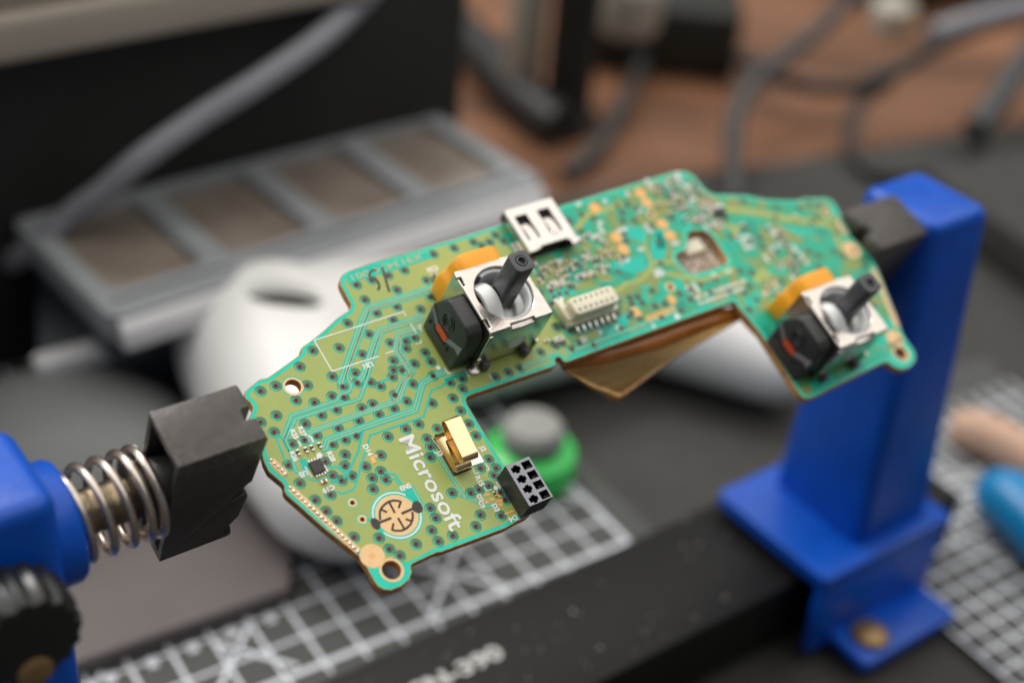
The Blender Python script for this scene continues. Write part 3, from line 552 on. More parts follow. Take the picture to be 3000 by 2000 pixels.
# gold spring contact: one folded strip
def clip_profile():
    yF, yB = -23.3, -15.9; P = []
    def arc(cy, cz, r, a0, a1, n=7, ry=None):
        for i in range(n): a = math.radians(a0 + (a1 - a0) * i / (n - 1)); P.append((cy + r * math.cos(a), cz + (ry or r) * math.sin(a)))
    arc(yB - .8, .95, .8, 60, -90); arc(yF + .75, .85, .75, 270, 100); P.append((yB - 2.6, 2.9)); P.append((yB - 2.45, 3.15)); P.append((yB - 2.7, 3.35))
    arc(yF + .8, 4.25, .85, 262, 95); arc(yB - .75, 5.25, .85, 85, -95); P.append((yB - 2.6, 3.7)); return P
prof = clip_profile(); bm = bmesh.new(); x0, x1, th = -19.75, -16.75, .14
rows = []
for i, p in enumerate(prof):
    a = Vec(prof[max(i - 1, 0)]); b = Vec(prof[min(i + 1, len(prof) - 1)]); t = (b - a).normalized(); nn = Vec((-t.y, t.x)) * th / 2
    rows.append([bm.verts.new((x * K, (p[0] + s * nn.x) * K, (p[1] + s * nn.y) * K)) for x, s in ((x0, 1), (x1, 1), (x1, -1), (x0, -1))])
for A, B in zip(rows, rows[1:]):
    for j in range(4): bm.faces.new((A[j], A[(j + 1) % 4], B[(j + 1) % 4], B[j]))
bm.faces.new(rows[0]); bm.faces.new(rows[-1][::-1]); bm_obj('spring_contact', fixn(bm), 'gold', board, smooth=True)
quad('solder_pad', [(-20.1, -23.5), (-16.4, -23.5), (-16.4, -16), (-20.1, -16)], 'carbon', .03, .06)

# eight-way black socket
bm = bmesh.new(); box(bm, -13.3, -8.5, -34.5, -26.6, .1, 4.6); sk = bm_obj('header_socket', fixn(bm), ('socket', 'socket_top', 'dark'), board)
cs = []
for i in range(4):
    y = -33.6 + i * 1.93; cs.append(bx_(-10.55, -8.85, y - .70, y + .70, 1.2, 6)); bm = bmesh.new()
    prism(bm, [(-12.75, y - .45), (-12.2, y - .45), (-12.2, y - .75), (-11.45, y - .75), (-11.45, y - .45), (-11.05, y - .3), (-11.05, y + .3), (-11.45, y + .45), (-11.45, y + .7), (-12.2, y + .7), (-12.2, y + .45), (-12.75, y + .45)], 1.2, 6); cs.append(bm)
cut(sk, *cs)
for p in sk.data.polygons:
    c = p.center; p.material_index = 1 if (p.normal.z > .9 and c.z > 4.55 * K) else 2 if (p.normal.z > .9 and c.z < 2 * K) else 0
for i in range(4):
    bm = bmesh.new(); y = -33.6 + i * 1.93; box(bm, -8.55 - .6, -8.55 - .35, y - .2, y + .2, 1.2, 3.2); bm_obj('contact_blade', bm, 'solder', sk)

# micro usb style shell
bm = bmesh.new(); prism(bm, rrect(15.4, 27.0, .05, 2.95, .55, 4), 10.2, 20.0, ax=1); usb = bm_obj('connector_shell', fixn(bm), 'steel_bright', board)
cut(usb, bx_(15.75, 26.65, 9.5, 20.7, .35, 2.66), bx_(18.3, 24.5, 9.0, 10.85, 1.5, 4), bx_(16.7, 19.5, 12.6, 18.2, 2.2, 4), bx_(21.9, 24.7, 12.6, 18.2, 2.2, 4), bx_(17.3, 25.9, 9.1, 10.45, .9, 3.7)); bevel_mod(usb, .1, 1)
for x in (17.25, 22.45):
    bm = bmesh.new(); P = [(17.3, 1.5), (16.4, 2.15), (15.0, 2.6), (13.6, 2.72), (12.3, 2.75)]; P2 = [(y, z + .12) for y, z in P[::-1]]; prism(bm, P + P2, x, x + 1.75, ax=0); bm_obj('latch_spring', fixn(bm), 'steel_bright', usb)
bm = bmesh.new(); box(bm, 16.2, 26.2, 11.5, 19.2, .5, 1.5); bm_obj('tongue', bm, 'dark', usb)
bm = bmesh.new(); lathe(bm, [(.05, 3.12), (.3, 3.08), (.5, 2.9)], 16, Matrix.Translation((22.7, 12.6, 0))); bm_obj('dimple', fixn(bm), 'steel_bright', usb, smooth=True)
bm = bmesh.new(); prism(bm, [(10.4, 3.0), (9.5, 2.95), (9.0, 2.7), (9.1, 2.5), (10.4, 2.55)], 24.9, 27.05, ax=0); bm_obj('bent_tab', fixn(bm), 'steel_bright', usb, bevel=.1)
for x in (14.9, 27.2):
    bm = bmesh.new(); box(bm, x - .35, x + .35, 11.6, 14.4, .03, .35); bm_obj('shell_foot', bm, 'solder', usb, bevel=.12)

# cream sixteen-way connector
bm = bmesh.new(); prism(bm, rrect(15.0, 26.7, -5.6, -1.6, .4), .1, 1.6); prism(bm, rrect(15.9, 25.9, -5.3, -1.8, .7), 1.6, 4.3); box(bm, 15.0, 16.3, -4.9, -.4, .1, 2.2); cc = bm_obj('cream_connector', fixn(bm), 'cream', board, bevel=.12)
bm = bmesh.new()
for i in range(7):
    x = 17.0 + i * 1.25
    for y in (-2.6, -4.4): prism(bm, circ(x, y, .27, 10), 4.295, 4.315)
bm_obj('pin_hole', fixn(bm), 'pot_black', cc)['kind'] = 'stuff'
for i in range(7):
    x = 16.9 + i * 1.42
    for y0, y1 in ((-7.5, -5.5), (-1.7, -.5)):
        bm = bmesh.new(); prism(bm, [(y0, .06), (y1, .06), (y1, .8), (y0 + (y1 - y0) * .5, .75), (y0, .25)], x - .3, x + .3, ax=0); bm_obj('connector_lead', fixn(bm), 'solder', cc, bevel=.06)
for x in (16.0, 17.2):
    bm = bmesh.new(); box(bm, x - .35, x + .35, -.2, .6, .1, .9); bm_obj('connector_lead', bm, 'solder', cc, bevel=.1)

# thumbstick modules
def thumbstick():
    r = bpy.data.objects.new('thumbstick', None); COL.objects.link(r); r.parent = board
    top = [(-6.5, -6.5), (-2.3, -6.5), (-2.3, -5.95), (2.6, -5.95), (2.6, -6.5), (6.5, -6.5), (6.5, -1), (6.35, -1), (6.35, 2), (6.5, 2), (6.5, 6.5), (3, 6.5), (3, 6.3), (-2, 6.3), (-2, 6.5), (-6.5, 6.5), (-6.5, 5.2), (-5.95, 5.2), (-5.95, 3.4), (-6.5, 3.4), (-6.5, -3.7), (-5.95, -3.7), (-5.95, -5.4), (-6.5, -5.4)]
    plate('metal_cover', [top, circ(0, 0, 5.35, 48)], 11.0, 11.5, 'nickel', r, bevel=.17)
    fs = [(-6.3, 1.0), (6.35, 1.0), (6.35, 11.2), (-6.3, 11.2)]
    fp = plate('cover_side', [fs, circ(1.45, 4.6, 1.75, 28, 1.9)], -.15, .15, 'nickel', r)
    fp.data.transform(Matrix(((1, 0, 0, 0), (0, 0, -1, -6.4 * K), (0, 1, 0, 0), (0, 0, 0, 1))))
    bm = bmesh.new(); box(bm, -6.55, -6.25, -6.1, 6.4, 1.5, 11.1); bm_obj('cover_side', bm, 'nickel', r, bevel=.05, seg=1)
    bm = bmesh.new(); box(bm, 6.25, 6.55, -6.4, 6.4, 1.5, 11.1); bm_obj('cover_side', bm, 'nickel', r)
    bm = bmesh.new(); box(bm, -6.4, 6.4, 6.25, 6.55, 1.5, 11.1); bm_obj('cover_side', bm, 'nickel', r)
    bm = bmesh.new(); prism(bm, [(-7.0, 10.72), (-6.85, 10.95), (-6.45, 11.0), (-6.45, 10.6), (-6.95, 10.55)], -2.25, 2.55, ax=0); bm_obj('bent_tab', fixn(bm), 'steel_bright', r, bevel=.06, seg=1)
    bm = bmesh.new(); box(bm, -2.2, 2.5, -6.42, -5.9, 10.3, 10.95); bm_obj('slot_filler', bm, 'nylon', r)
    for y0, y1 in ((-3.55, 3.25), (-6.35, -5.5), (5.35, 6.3)):
        bm = bmesh.new(); tube(bm, [(-6.46, y0, 11.14), (-6.46, y1, 11.14)], .36, 10); bm_obj('fold_edge', fixn(bm), 'steel_bright', r, smooth=True)
    for y0, y1 in ((-5.4, -3.75), (3.45, 5.15)):
        bm = bmesh.new(); box(bm, -6.5, -5.9, y0, y1, 10.2, 10.9); bm_obj('slot_filler', bm, 'peg', r)
    bm = bmesh.new(); prism(bm, [(-6.9, 3.2), (-6.4, 3.2), (-6.4, 10.6), (-6.9, 10.6)], -6.75, -6.0, ax=0); bm_obj('corner_flange', fixn(bm), 'steel_bright', r, bevel=.12)
    bm = bmesh.new(); box(bm, -6.7, -5.9, -7.0, -6.4, -1.5, 3.4); bm_obj('mounting_leg', bm, 'nickel', r, bevel=.08)
    bm = bmesh.new(); box(bm, 6.0, 6.6, -6.9, -6.4, -1.5, 3.0); bm_obj('mounting_leg', bm, 'nickel', r, bevel=.08)
    bm = bmesh.new(); box(bm, -6.2, 6.2, -6.2, 6.2, .3, 2.6); bm_obj('base', bm, 'pot_black', r)
    bm = bmesh.new(); prism(bm, circ(1.45, 4.6, 1.7, 28, 1.85), -6.54, -5.8, ax=1); bm_obj('inner_window', fixn(bm), 'nylon', r)
    for x in (-4.4, 4.2):
        bm = bmesh.new(); lathe(bm, [(.5, .1), (.75, .1), (.8, 1.6), (.6, 2.0), (.05, 2.05)], 8, Matrix.Translation((x, -7.3, 0))); box(bm, x - .6, x + .6, -7.3, -6.2, .4, 1.8); bm_obj('peg', fixn(bm), 'peg', r, bevel=.1)
    # white gimbal: liner, upper arch, cup
    bm = bmesh.new(); n = 48
    for (ra, za), (rb_, zb) in (((5.3, 5.0), (5.3, 10.9)), ((5.3, 10.9), (4.75, 10.9)), ((4.75, 10.9), (4.6, 5.0))):
        A = [bm.verts.new((x * K, y * K, za * K)) for x, y in circ(0, 0, ra, n, a0=-2.2, a1=2.0)]; B = [bm.verts.new((x * K, y * K, zb * K)) for x, y in circ(0, 0, rb_, n, a0=-2.2, a1=2.0)]
        for j in range(n - 1): bm.faces.new((A[j], A[j + 1], B[j + 1], B[j]))
    bmesh.ops.remove_doubles(bm, verts=bm.verts, dist=1e-6); bm_obj('gimbal_liner', fixn(bm), 'nylon', r, smooth=True)
    def arch(xa, xb, rad, wid_mid, wid_end, thick, z0, axis_y, zc=1.0, name='gimbal_ring'):
        bm = bmesh.new(); rows = []; n = 25
        for i in range(n):
            a = math.pi * (.04 + .92 * i / (n - 1)); w = wid_end + (wid_mid - wid_end) * math.sin(a) ** 2; mid = (xa + xb) / 2
            row = []
            for rr, sx in ((rad, -1), (rad, 1), (rad - thick, 1), (rad - thick, -1)):
                u, h, s = rr * math.cos(a), z0 + rr * zc * math.sin(a), mid + sx * w / 2
                row.append(bm.verts.new(((s if axis_y else u) * K, (u if axis_y else s) * K, h * K)))
            rows.append(row)
        for A, B in zip(rows, rows[1:]):
            for j in range(4): bm.faces.new((A[j], A[(j + 1) % 4], B[(j + 1) % 4], B[j]))
        bm.faces.new(rows[0]); bm.faces.new(rows[-1][::-1]); bm_obj(name, fixn(bm), 'nylon', r, bevel=.14)
    arch(-4.5, -1.75, 5.2, 2.8, 3.2, .9, 5.2, True, 1.3)
    arch(2.2, 4.0, 4.5, 1.6, 2.2, 1.0, 5.0, True, 1.0)
    arch(-1.6, 1.6, 4.6, 2.8, 3.4, 1.1, 3.6, False, .95, 'gimbal_cross')
    bm = bmesh.new(); lathe(bm, [(.3, 2.6), (3.0, 3.2), (3.3, 5.0), (2.9, 6.8), (1.6, 7.6)], 28, Matrix.Translation((.9, -1.0, 0))); bm_obj('gimbal_cup', fixn(bm), 'nylon', r, smooth=True)
    # stick
    prf = rrect(-2.0, 2.0, -2.0, 2.0, 1.0, 5); bm = bmesh.new(); prism(bm, prf, 4.0, 20.2, taper=[(x * .97, y * .97) for x, y in prf])
    st = bm_obj('stick', fixn(bm), 'stick', r); bm = bmesh.new(); prism(bm, circ(0, 0, .62, 20), 17, 21); cut(st, bm); bm = bmesh.new(); lathe(bm, [(1.1, 19.9), (1.1, 21), ], 24); cut(st, bm)
    cut(st, bx_(-2.6, -1.68, -1.1, 1.1, 7, 12.2), bx_(-1.1, 1.1, -2.6, -1.68, 7, 12.2)); bevel_mod(st, .2, 2, 40)
    bm = bmesh.new(); lathe(bm, [(.95, 19.6), (.95, 20.25), (.7, 20.3), (.66, 19.5)], 24); bm_obj('tip_collar', fixn(bm), 'stick', st, smooth=True); st.location = (.35 * K, .35 * K, 0)
    # potentiometers
    pf = [(-5.5, .2), (4.1, .2), (4.4, 4.6), (4.1, 7.6), (2.9, 9.8), (1.9, 10.7), (-3.5, 10.7), (-4.9, 9.9), (-5.6, 8.3), (-5.7, 4.5)]
    bm = bmesh.new(); prism(bm, [(y * 1.0, z) for y, z in pf], -6.7, -9.9, ax=0); 
    for v in bm.verts:
        if v.co.x < -9 * K: v.co.x += -.9 * K * (1 - min(1, v.co.z / (10.7 * K)))
    bp = bm_obj('black_potentiometer', fixn(bm), 'pot_black', r, bevel=.35, seg=3)
    def onface(y, z): return -9.9 - .9 * (1 - z / 10.7)
    def slab(name, poly, m, d=.13, sub=bp):
        bm = bmesh.new(); A = [bm.verts.new(((onface(y, z) - d) * K, y * K, z * K)) for y, z in poly]; B = [bm.verts.new(((onface(y, z) + .4) * K, y * K, z * K)) for y, z in poly]; n = len(poly)
        bm.faces.new(A); bm.faces.new(B[::-1])
        for i in range(n): bm.faces.new((A[i], B[i], B[(i + 1) % n], A[(i + 1) % n]))
        bm_obj(name, fixn(bm), m, sub)
    slab('wiper_track', [(4.3, 6.9), (3.7, 6.2), (1.6, 5.0), (1.5, 3.9), (3.3, 5.2), (4.35, 5.2)], 'bowtie'); slab('wiper_track', [(-5.4, 6.9), (-4.8, 6.4), (-1.9, 5.0), (-1.8, 3.9), (-4.2, 5.1), (-5.5, 4.9)], 'bowtie')
    slab('wiper_slot', [(2.0, 5.1), (2.1, 3.3), (1.6, 2.9), (-1.9, 2.9), (-2.1, 5.1)], 'dark', .08); slab('red_wiper', [(1.45, 5.0), (1.45, 3.6), (-1.75, 3.6), (-1.75, 5.0)], 'red_wiper', .16)
    for y in (3.1, -2.8): slab('pin_recess', circ(y, 3.1, .32, 12, .5), 'dark', .1)
    for rr in (1.55, .95):
        ring = circ(-.2, 7.5, rr, 26); bm = bmesh.new(); tube(bm, [(onface(y, z) - .1, y, z) for y, z in ring], .11, 6, closed=True); bm_obj('moulded_ring', fixn(bm), 'pot_black', bp, smooth=True)
    pf = [(-5.7, .2), (5.2, .2), (5.6, 6.5), (5.0, 8.8), (4.0, 9.9), (-2.1, 9.9), (-3.6, 9.2), (-4.6, 6.4), (-5.5, 5.2)]
    pf = [(p.x, p.y) for p in smooth_path([Vec((*q, 0)) for q in [(-5.7, .2), (-5.8, 3.2), (-5.3, 5.3), (-4.4, 6.6), (-3.7, 8.6), (-2.4, 9.8), (.5, 10.0), (3.6, 9.95), (4.9, 9.2), (5.5, 7.0), (5.3, .2)]], 5)]
    bm = bmesh.new(); prism(bm, pf, 6.7, 10.4, ax=1); op = bm_obj('orange_potentiometer', fixn(bm), 'orange', r, bevel=.5, seg=3)
    bm = bmesh.new(); prism(bm, [(-1.5, 10.0), (1.5, 10.0), (1.5, 10.6), (-1.5, 10.6)], 6.2, 6.68, ax=1); bm_obj('orange_rib', fixn(bm), 'orange', op)
    M = Matrix(((1, 0, 0, .9 * K), (0, 0, -1, -6.56 * K), (0, 1, 0, 8.55 * K), (0, 0, 0, 1)))
    text('stamped_mark', 'GIIIFUII', (0, 0), 1.35, 0, 'steel_bright', r, bold=-.02, length=8.6, th=.02, z_mat=M)
    return r
js = thumbstick()
j2 = js.copy(); COL.objects.link(j2); j2.location = (J2C[0] * K, J2C[1] * K, 0)
for ch in [o for o in bpy.data.objects if o.parent == js]:
    if ch.name.startswith('stamped_mark'): continue
    c = copy_to(ch, j2)
    for g in [o for o in bpy.data.objects if o.parent == ch]: copy_to(g, c)
bm = bmesh.new(); lathe(bm, [(1.0, .06), (1.3, .3), (1.1, .6), (.3, .7)], 16, Matrix.Translation((-6.3, -6.8, 0))); bm_obj('solder_fillet', fixn(bm), 'solder', board, smooth=True)

# speckled plate under the window, amber film under the middle
bm = bmesh.new(); wx = [p[0] for p in window]; wy = [p[1] for p in window]; box(bm, min(wx) - 2, max(wx) + 2, min(wy) - 2, max(wy) + 3, -2.9, -1.75); sp_ = bm_obj('speckled_under_plate', bm, 'speckle', board)
bm = bmesh.new(); q = b2(2035, 715); prism(bm, rrect(q[0] - 2.4, q[0] + 2.6, q[1] - 1.4, q[1] + 1.6, .4), -1.8, -.9); bm_obj('under_part', fixn(bm), 'cream', board, bevel=.1)
def wpt(x, y, z): p = bl(x / .784, y / .784, 2, z); return Vec(p)
topE = [wpt(1284, 822, -1.75), wpt(1400, 784, -1.75), wpt(1520, 746, -1.75), wpt(1640, 708, -1.75), wpt(1712, 706, -1.75), wpt(1762, 775, -1.75)]
lowE = [wpt(1296, 852, -4.5), wpt(1360, 893, -8), wpt(1415, 923, -10), wpt(1560, 815, -9), wpt(1700, 735, -5.5), wpt(1762, 800, -3.0)]
bm = bmesh.new(); rows = []
for f in range(9):
    t = f / 8; row = []
    for a, b in zip(topE, lowE):
        p = a.lerp(b, t); p.z += -.5 * math.sin(math.pi * t); row.append(p)
    row = [row[i].lerp(row[i + 1], k / 5) for i in range(len(row) - 1) for k in range(5)] + [row[-1]]
    rows.append(row)
V = [[bm.verts.new((p + Vec((0, 0, .1 * math.sin(i * 1.1 + f * .8)))) * K) for i, p in enumerate(r_)] for f, r_ in enumerate(rows)]
for A, B in zip(V, V[1:]):
    for j in range(len(A) - 1): bm.faces.new((A[j], A[j + 1], B[j + 1], B[j]))
fx = bm_obj('amber_film', fixn(bm), 'kapton', board, smooth=True)
md = fx.modifiers.new('s', 'SOLIDIFY'); md.thickness = .12 * K; apply_mods(fx)
nt = MATS['kapton'].node_tree; b_ = nt.nodes['Principled BSDF']; tc_ = nt.nodes['Texture Coordinate']; mp_ = nt.nodes.new('ShaderNodeMapping'); mp_.inputs['Rotation'].default_value = (0, 0, -.12); mp_.inputs['Scale'].default_value = (8, 260, 8)
nt.links.new(tc_.outputs['Object'], mp_.inputs[0]); nz_ = nt.nodes.new('ShaderNodeTexNoise'); nz_.inputs['Scale'].default_value = 1.6; nz_.inputs['Detail'].default_value = 3; nt.links.new(mp_.outputs[0], nz_.inputs['Vector'])
rp_ = nt.nodes.new('ShaderNodeValToRGB'); rp_.color_ramp.elements[0].position = .36; rp_.color_ramp.elements[1].position = .66; rp_.color_ramp.elements[0].color = (*lin((226, 140, 46)), 1); rp_.color_ramp.elements[1].color = (*lin((255, 220, 150)), 1)
nt.links.new(nz_.outputs['Fac'], rp_.inputs[0]); nt.links.new(rp_.outputs[0], b_.inputs['Base Color'])
bp_ = nt.nodes.new('ShaderNodeBump'); bp_.inputs['Strength'].default_value = .6; bp_.inputs['Distance'].default_value = .0006; nt.links.new(nz_.outputs['Fac'], bp_.inputs['Height']); nt.links.new(bp_.outputs[0], b_.inputs['Normal'])
# a second, folded layer of the film along the board edge
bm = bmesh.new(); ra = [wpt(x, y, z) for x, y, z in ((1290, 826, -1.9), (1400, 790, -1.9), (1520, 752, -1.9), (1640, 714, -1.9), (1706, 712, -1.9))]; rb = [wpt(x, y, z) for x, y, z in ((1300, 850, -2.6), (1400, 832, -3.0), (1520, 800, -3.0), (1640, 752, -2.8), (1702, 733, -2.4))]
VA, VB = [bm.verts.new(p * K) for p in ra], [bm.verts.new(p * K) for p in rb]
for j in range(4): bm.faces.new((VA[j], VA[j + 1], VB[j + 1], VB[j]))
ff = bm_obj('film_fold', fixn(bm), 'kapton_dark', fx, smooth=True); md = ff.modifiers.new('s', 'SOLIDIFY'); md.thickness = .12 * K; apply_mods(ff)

# ------------------------------------------------------------------ THE BOARD HOLDER
hold = empty('board_holder', (CG.x, CG.y, 0), Matrix.Rotation(ANG, 3, 'Z'))
tag(hold, 'blue and black circuit board stand with spring clamp, sliding posts and steel bar', 'holder')
def zp(z): return GZ + z
PHI = math.radians(20.7)
def jawM(): return Matrix.Translation((0, 0, GZ)) @ Matrix.Rotation(PHI, 4, 'X')
def jaw(x_in, x_out, y0, y1, z0, z1, hollow):          # x_in faces the board
    s = 1 if x_in > x_out else -1; h = z1 - z0; n = lambda f: z1 - f * h
    pr = [(x_out, z1), (x_in - s * .6, z1), (x_in, n(.03)), (x_in - s * .8, n(.44)), (x_in - s * 1.6, n(.46)), (x_in - s * 4.0, n(.575)), (x_in - s * 3.9, n(.60)), (x_in - s * 1.2, n(.555)), (x_in - s * .9, n(.60)), (x_in - s * 1.6, n(.80)), (x_in - s * 2.2, n(.83)), (x_in - s * 4.1, n(.94)), (x_in - s * 3.9, n(.96)), (x_in - s * 2.6, n(.90)), (x_in - s * 2.2, n(.985)), (x_in - s * 3.0, z0), (x_out, z0)]
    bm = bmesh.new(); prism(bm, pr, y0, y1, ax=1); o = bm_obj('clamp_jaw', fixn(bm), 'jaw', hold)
    bm = bmesh.new(); w = y1 - y0; prism(bm, [(x_in + s, y1 - .40 * w), (x_in - s * 1.9, y1 - .42 * w), (x_in - s * 2.2, y1 - .62 * w), (x_in + s, y1 - .66 * w)], n(.6), z1 + 2); cut(o, bm)
    if hollow:
        bm = bmesh.new(); prism(bm, [(y0 + 1.1, z1 - 1.4), (y1 - 1.1, z1 - 1.4), (y1 - 1.1, z0 + 6), (y0 + 1.1, z0 + 1.6)], x_out - s * 2, x_out + s * 4.5, ax=0); cut(o, bm)
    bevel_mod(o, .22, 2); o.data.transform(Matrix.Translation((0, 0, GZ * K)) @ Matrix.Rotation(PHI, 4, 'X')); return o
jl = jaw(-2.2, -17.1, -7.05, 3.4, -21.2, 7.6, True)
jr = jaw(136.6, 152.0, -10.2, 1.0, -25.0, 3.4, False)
AX = Matrix.Translation((0, 0, GZ - 6)) @ Matrix.Rotation(H90, 4, 'Y')     # local z -> +D
bm = bmesh.new(); lathe(bm, [(3.5, -38), (3.6, -37.8), (3.6, -13), (3.5, -12.8)], 28, AX); bm_obj('clamp_rod', fixn(bm), 'rod', hold, smooth=True)
bm = bmesh.new(); lathe(bm, [(4.7, -21.5), (4.9, -21.2), (4.9, -12), (4.7, -12)], 28, AX); bm_obj('rod_sleeve', fixn(bm), 'pot_black', hold, smooth=True)
pts = []; turns = [(-31.5, 0), (-28.3, 1), (-25.0, 2), (-21.8, 3), (-19.5, 4), (-17.9, 5)]
for i in range(5 * 28 + 1):
    t = i / 28; k = min(int(t), 4); x = turns[k][0] + (turns[k + 1][0] - turns[k][0]) * (t - k); a = 2 * math.pi * t + .6
    pts.append((x, 7.1 * math.cos(a), GZ - 6 + 7.1 * math.sin(a)))
bm = bmesh.new(); tube(bm, pts, .72, 10); bm_obj('coil_spring', fixn(bm), 'wire', hold, smooth=True)
bm = bmesh.new(); lathe(bm, [(9.0, -41), (9.7, -40.5), (9.7, -32.4), (9.2, -31.6), (5, -31.6)], 40, AX); bm_obj('boss', fixn(bm), 'blue', hold, smooth=True)
def column(x0, x1, y0, y1, top, name='post'):
    base = 24; d = 3.5; s = 1 if x1 > x0 else -1
    bm = bmesh.new(); q0 = rrect(min(x0, x1 + s * 8), max(x0, x1 + s * 8), y0 - d, y1 + 6, 3.2, 6); q1 = rrect(min(x0, x1), max(x0, x1), y0, y1, 3.2, 6)
    prism(bm, q0, base - 4, top, taper=q1); o = bm_obj(name, fixn(bm), 'blue', hold, bevel=2.4, seg=5); return o
cl_ = column(-35.4, -60, -11, 9, GZ + 8)
cr_ = column(153.5, 172.5, -11.5, 9.5, GZ + .5)
def base(x0, x1):
    s = 1 if x1 > x0 else -1; bm = bmesh.new(); lo, hi = min(x0, x1), max(x0, x1)
    prism(bm, rrect(lo, hi, -19, 19, 1.5, 3), 22.2, 26); prism(bm, rrect(lo + .8, hi - .8, -18.7, -15.5, 1.0, 3), 1.2, 22.2); prism(bm, rrect(lo + 7, hi - 2, 16.5, 19, 1.0, 3), 4.2, 22.2)
    prism(bm, rrect(lo + 8, hi - 4, -31, -16.6, 1.6, 3), 1.2, 4.2)
    o = bm_obj('post_base', fixn(bm), 'blue', hold, bevel=.7, seg=2)
    bm = bmesh.new(); lathe(bm, [(4.6, 4.2), (4.9, 4.6), (4.7, 5.6), (3.2, 6.4), (.1, 6.8)], 20, Matrix.Translation(((lo + hi) / 2 - 7.0, -24.5, 0))); bm_obj('base_bolt', fixn(bm), 'brass', o, bevel=.2)
    return o
base(138, 184); base(-72, -26)
KM = Matrix.Translation((-45.0, -12, GZ - 6)) @ Matrix.Rotation(H90, 4, 'X')
bm = bmesh.new(); n = 96
def kp(r0, z): return [bm.verts.new((KM @ Vec(((r0 + .32 * math.cos(16 * 2 * math.pi * j / n * 1.0)) * math.cos(2 * math.pi * j / n), (r0 + .32 * math.cos(16 * 2 * math.pi * j / n)) * math.sin(2 * math.pi * j / n), z))) * K) for j in range(n)]
R = [kp(5, 0), kp(7.3, 1), kp(7.6, 3), kp(7.6, 8), kp(7.0, 9.5), kp(5.2, 10)]
for A, B in zip(R, R[1:]):
    for j in range(n): bm.faces.new((A[j], A[(j + 1) % n], B[(j + 1) % n], B[j]))
bm.faces.new(R[-1]); kb = bm_obj('clamp_knob', fixn(bm), 'knob', hold, smooth=True)
bm = bmesh.new(); lathe(bm, [(2.6, 9.4), (2.6, 10.2), (2.2, 10.5), (.1, 10.5)], 24, KM @ Matrix.Translation((0, -4.9, 0))); bm_obj('knob_reflection', fixn(bm), 'brass', kb, smooth=True)  # brown disc standing in for the reflection low on the knob's face
bm = bmesh.new(); prism(bm, [(-11, 20), (21, 20), (21, 2), (19.6, 2), (19.6, 18.5), (-9.6, 18.5), (-9.6, 2), (-11, 2)], -95, 200, ax=0); bar = bm_obj('steel_bar', fixn(bm), 'bar', hold, bevel=.9, seg=3)
text('bar_print', 'SN-390', (51.5, 8.2), 4.6, 0, 'print', bar, z=20.05, bold=.25, length=23.5)
bm = bmesh.new()
for i in range(170):
    x, y = random.uniform(-20, 138), random.uniform(-9, 20); r_ = random.choice((.1, .12, .16, .3)) * random.uniform(.6, 1.1); lathe(bm, [(r_ * .6, 20.0), (r_, 20.0 + r_ * .6), (r_ * .4, 20 + r_ * 1.2)], 6, Matrix.Translation((x, y, 0)))
bm_obj('dust', fixn(bm), 'dust', bar)['kind'] = 'stuff'

bm = bmesh.new()
for i in range(60):
    x, y, z = random.choice(((random.uniform(140, 153), random.uniform(-17, 17), 26.0), (random.uniform(148, 178), random.uniform(-30, -20), 4.2), (random.uniform(154, 170), random.uniform(-9, 7), GZ + .5), (random.uniform(-52, -38), random.uniform(-8, 7), GZ + 8)))
    r_ = random.choice((.07, .1, .13)); lathe(bm, [(r_, z), (r_ * .9, z + r_ * .7), (r_ * .3, z + r_)], 6, Matrix.Translation((x, y, 0)))
bm_obj('dust', fixn(bm), 'dust', hold)['kind'] = 'stuff'

# ------------------------------------------------------------------ THINGS ON THE DESK
MA, MBv, MO = Vec((.8052, .5931, 0)), Vec((.5931, -.8052, 0)), Vec((-80.7, 227.2, 0))
def mp(i, j): return MO + MA * (10 * i) + MBv * (10 * j)
def world_poly(bm, pts, z0, z1): prism(bm, [(p.x, p.y) for p in pts], z0, z1)
def wline(bm, a, b, w, z0, z1): strip(bm, [(a.x, a.y), (b.x, b.y)], w, z0, z1)
bm = bmesh.new(); pw = [onz(1250 / .784, 436 / .784), onz(1700 / .784, 418 / .784), onz(2352 / .784, 268 / .784)]
d_ = (pw[2] - pw[0]).normalized(); e_ = Vec((d_.y, -d_.x, 0)); world_poly(bm, [pw[0] - d_ * 60, pw[2] + d_ * 400, pw[2] + d_ * 400 + e_ * 620, pw[0] - d_ * 600 + e_ * 620, pw[0] - d_ * 600 + e_ * 60, pw[0] - d_ * 60 + e_ * 50], -6.2, -3.0)
tag(bm_obj('desk_pad', fixn(bm), 'pad_dark', None, bevel=1), 'large dark grey desk pad lying on the brown wooden desk', 'desk pad')
cmx = empty('cutting_mat', mp(4, -2)); tag(cmx, 'grey cutting mat with white square grid lying under the black bar', 'cutting mat'); off = -mp(4, -2)
def mb(name, bm, m, root): bmesh.ops.translate(bm, verts=bm.verts, vec=-root.location); return bm_obj(name, fixn(bm), m, root)
bm = bmesh.new(); world_poly(bm, [mp(-9, 3.2), mp(13.9, 3.2), mp(13.9, -16), mp(-9, -16)], -3, -.02); mb('mat_sheet', bm, 'mat_grey', cmx)
bm = bmesh.new()
for i in range(-7, 14): wline(bm, mp(i, -15.5), mp(i, 2.35), 0.95 if i < 13 else 1.6, -.06, .0 + .002)
for j in range(-15, 3): wline(bm, mp(-8, j), mp(13, j), 0.8 if j < 2 else 1.5, -.06, .006)
for (a, b), (c, d) in (((3.1, -.1), (1.2, 1.9)), ((9.6, -.7), (6.9, 2.0)), ((7.2, -.1), (9.2, 1.9)), ((-.6, -.2), (-2, 1.2)), ((11, -2), (13, 0)), ((2.0, .2), (3.4, 1.8))): wline(bm, mp(a, b), mp(c, d), 1.2, -.06, .010)
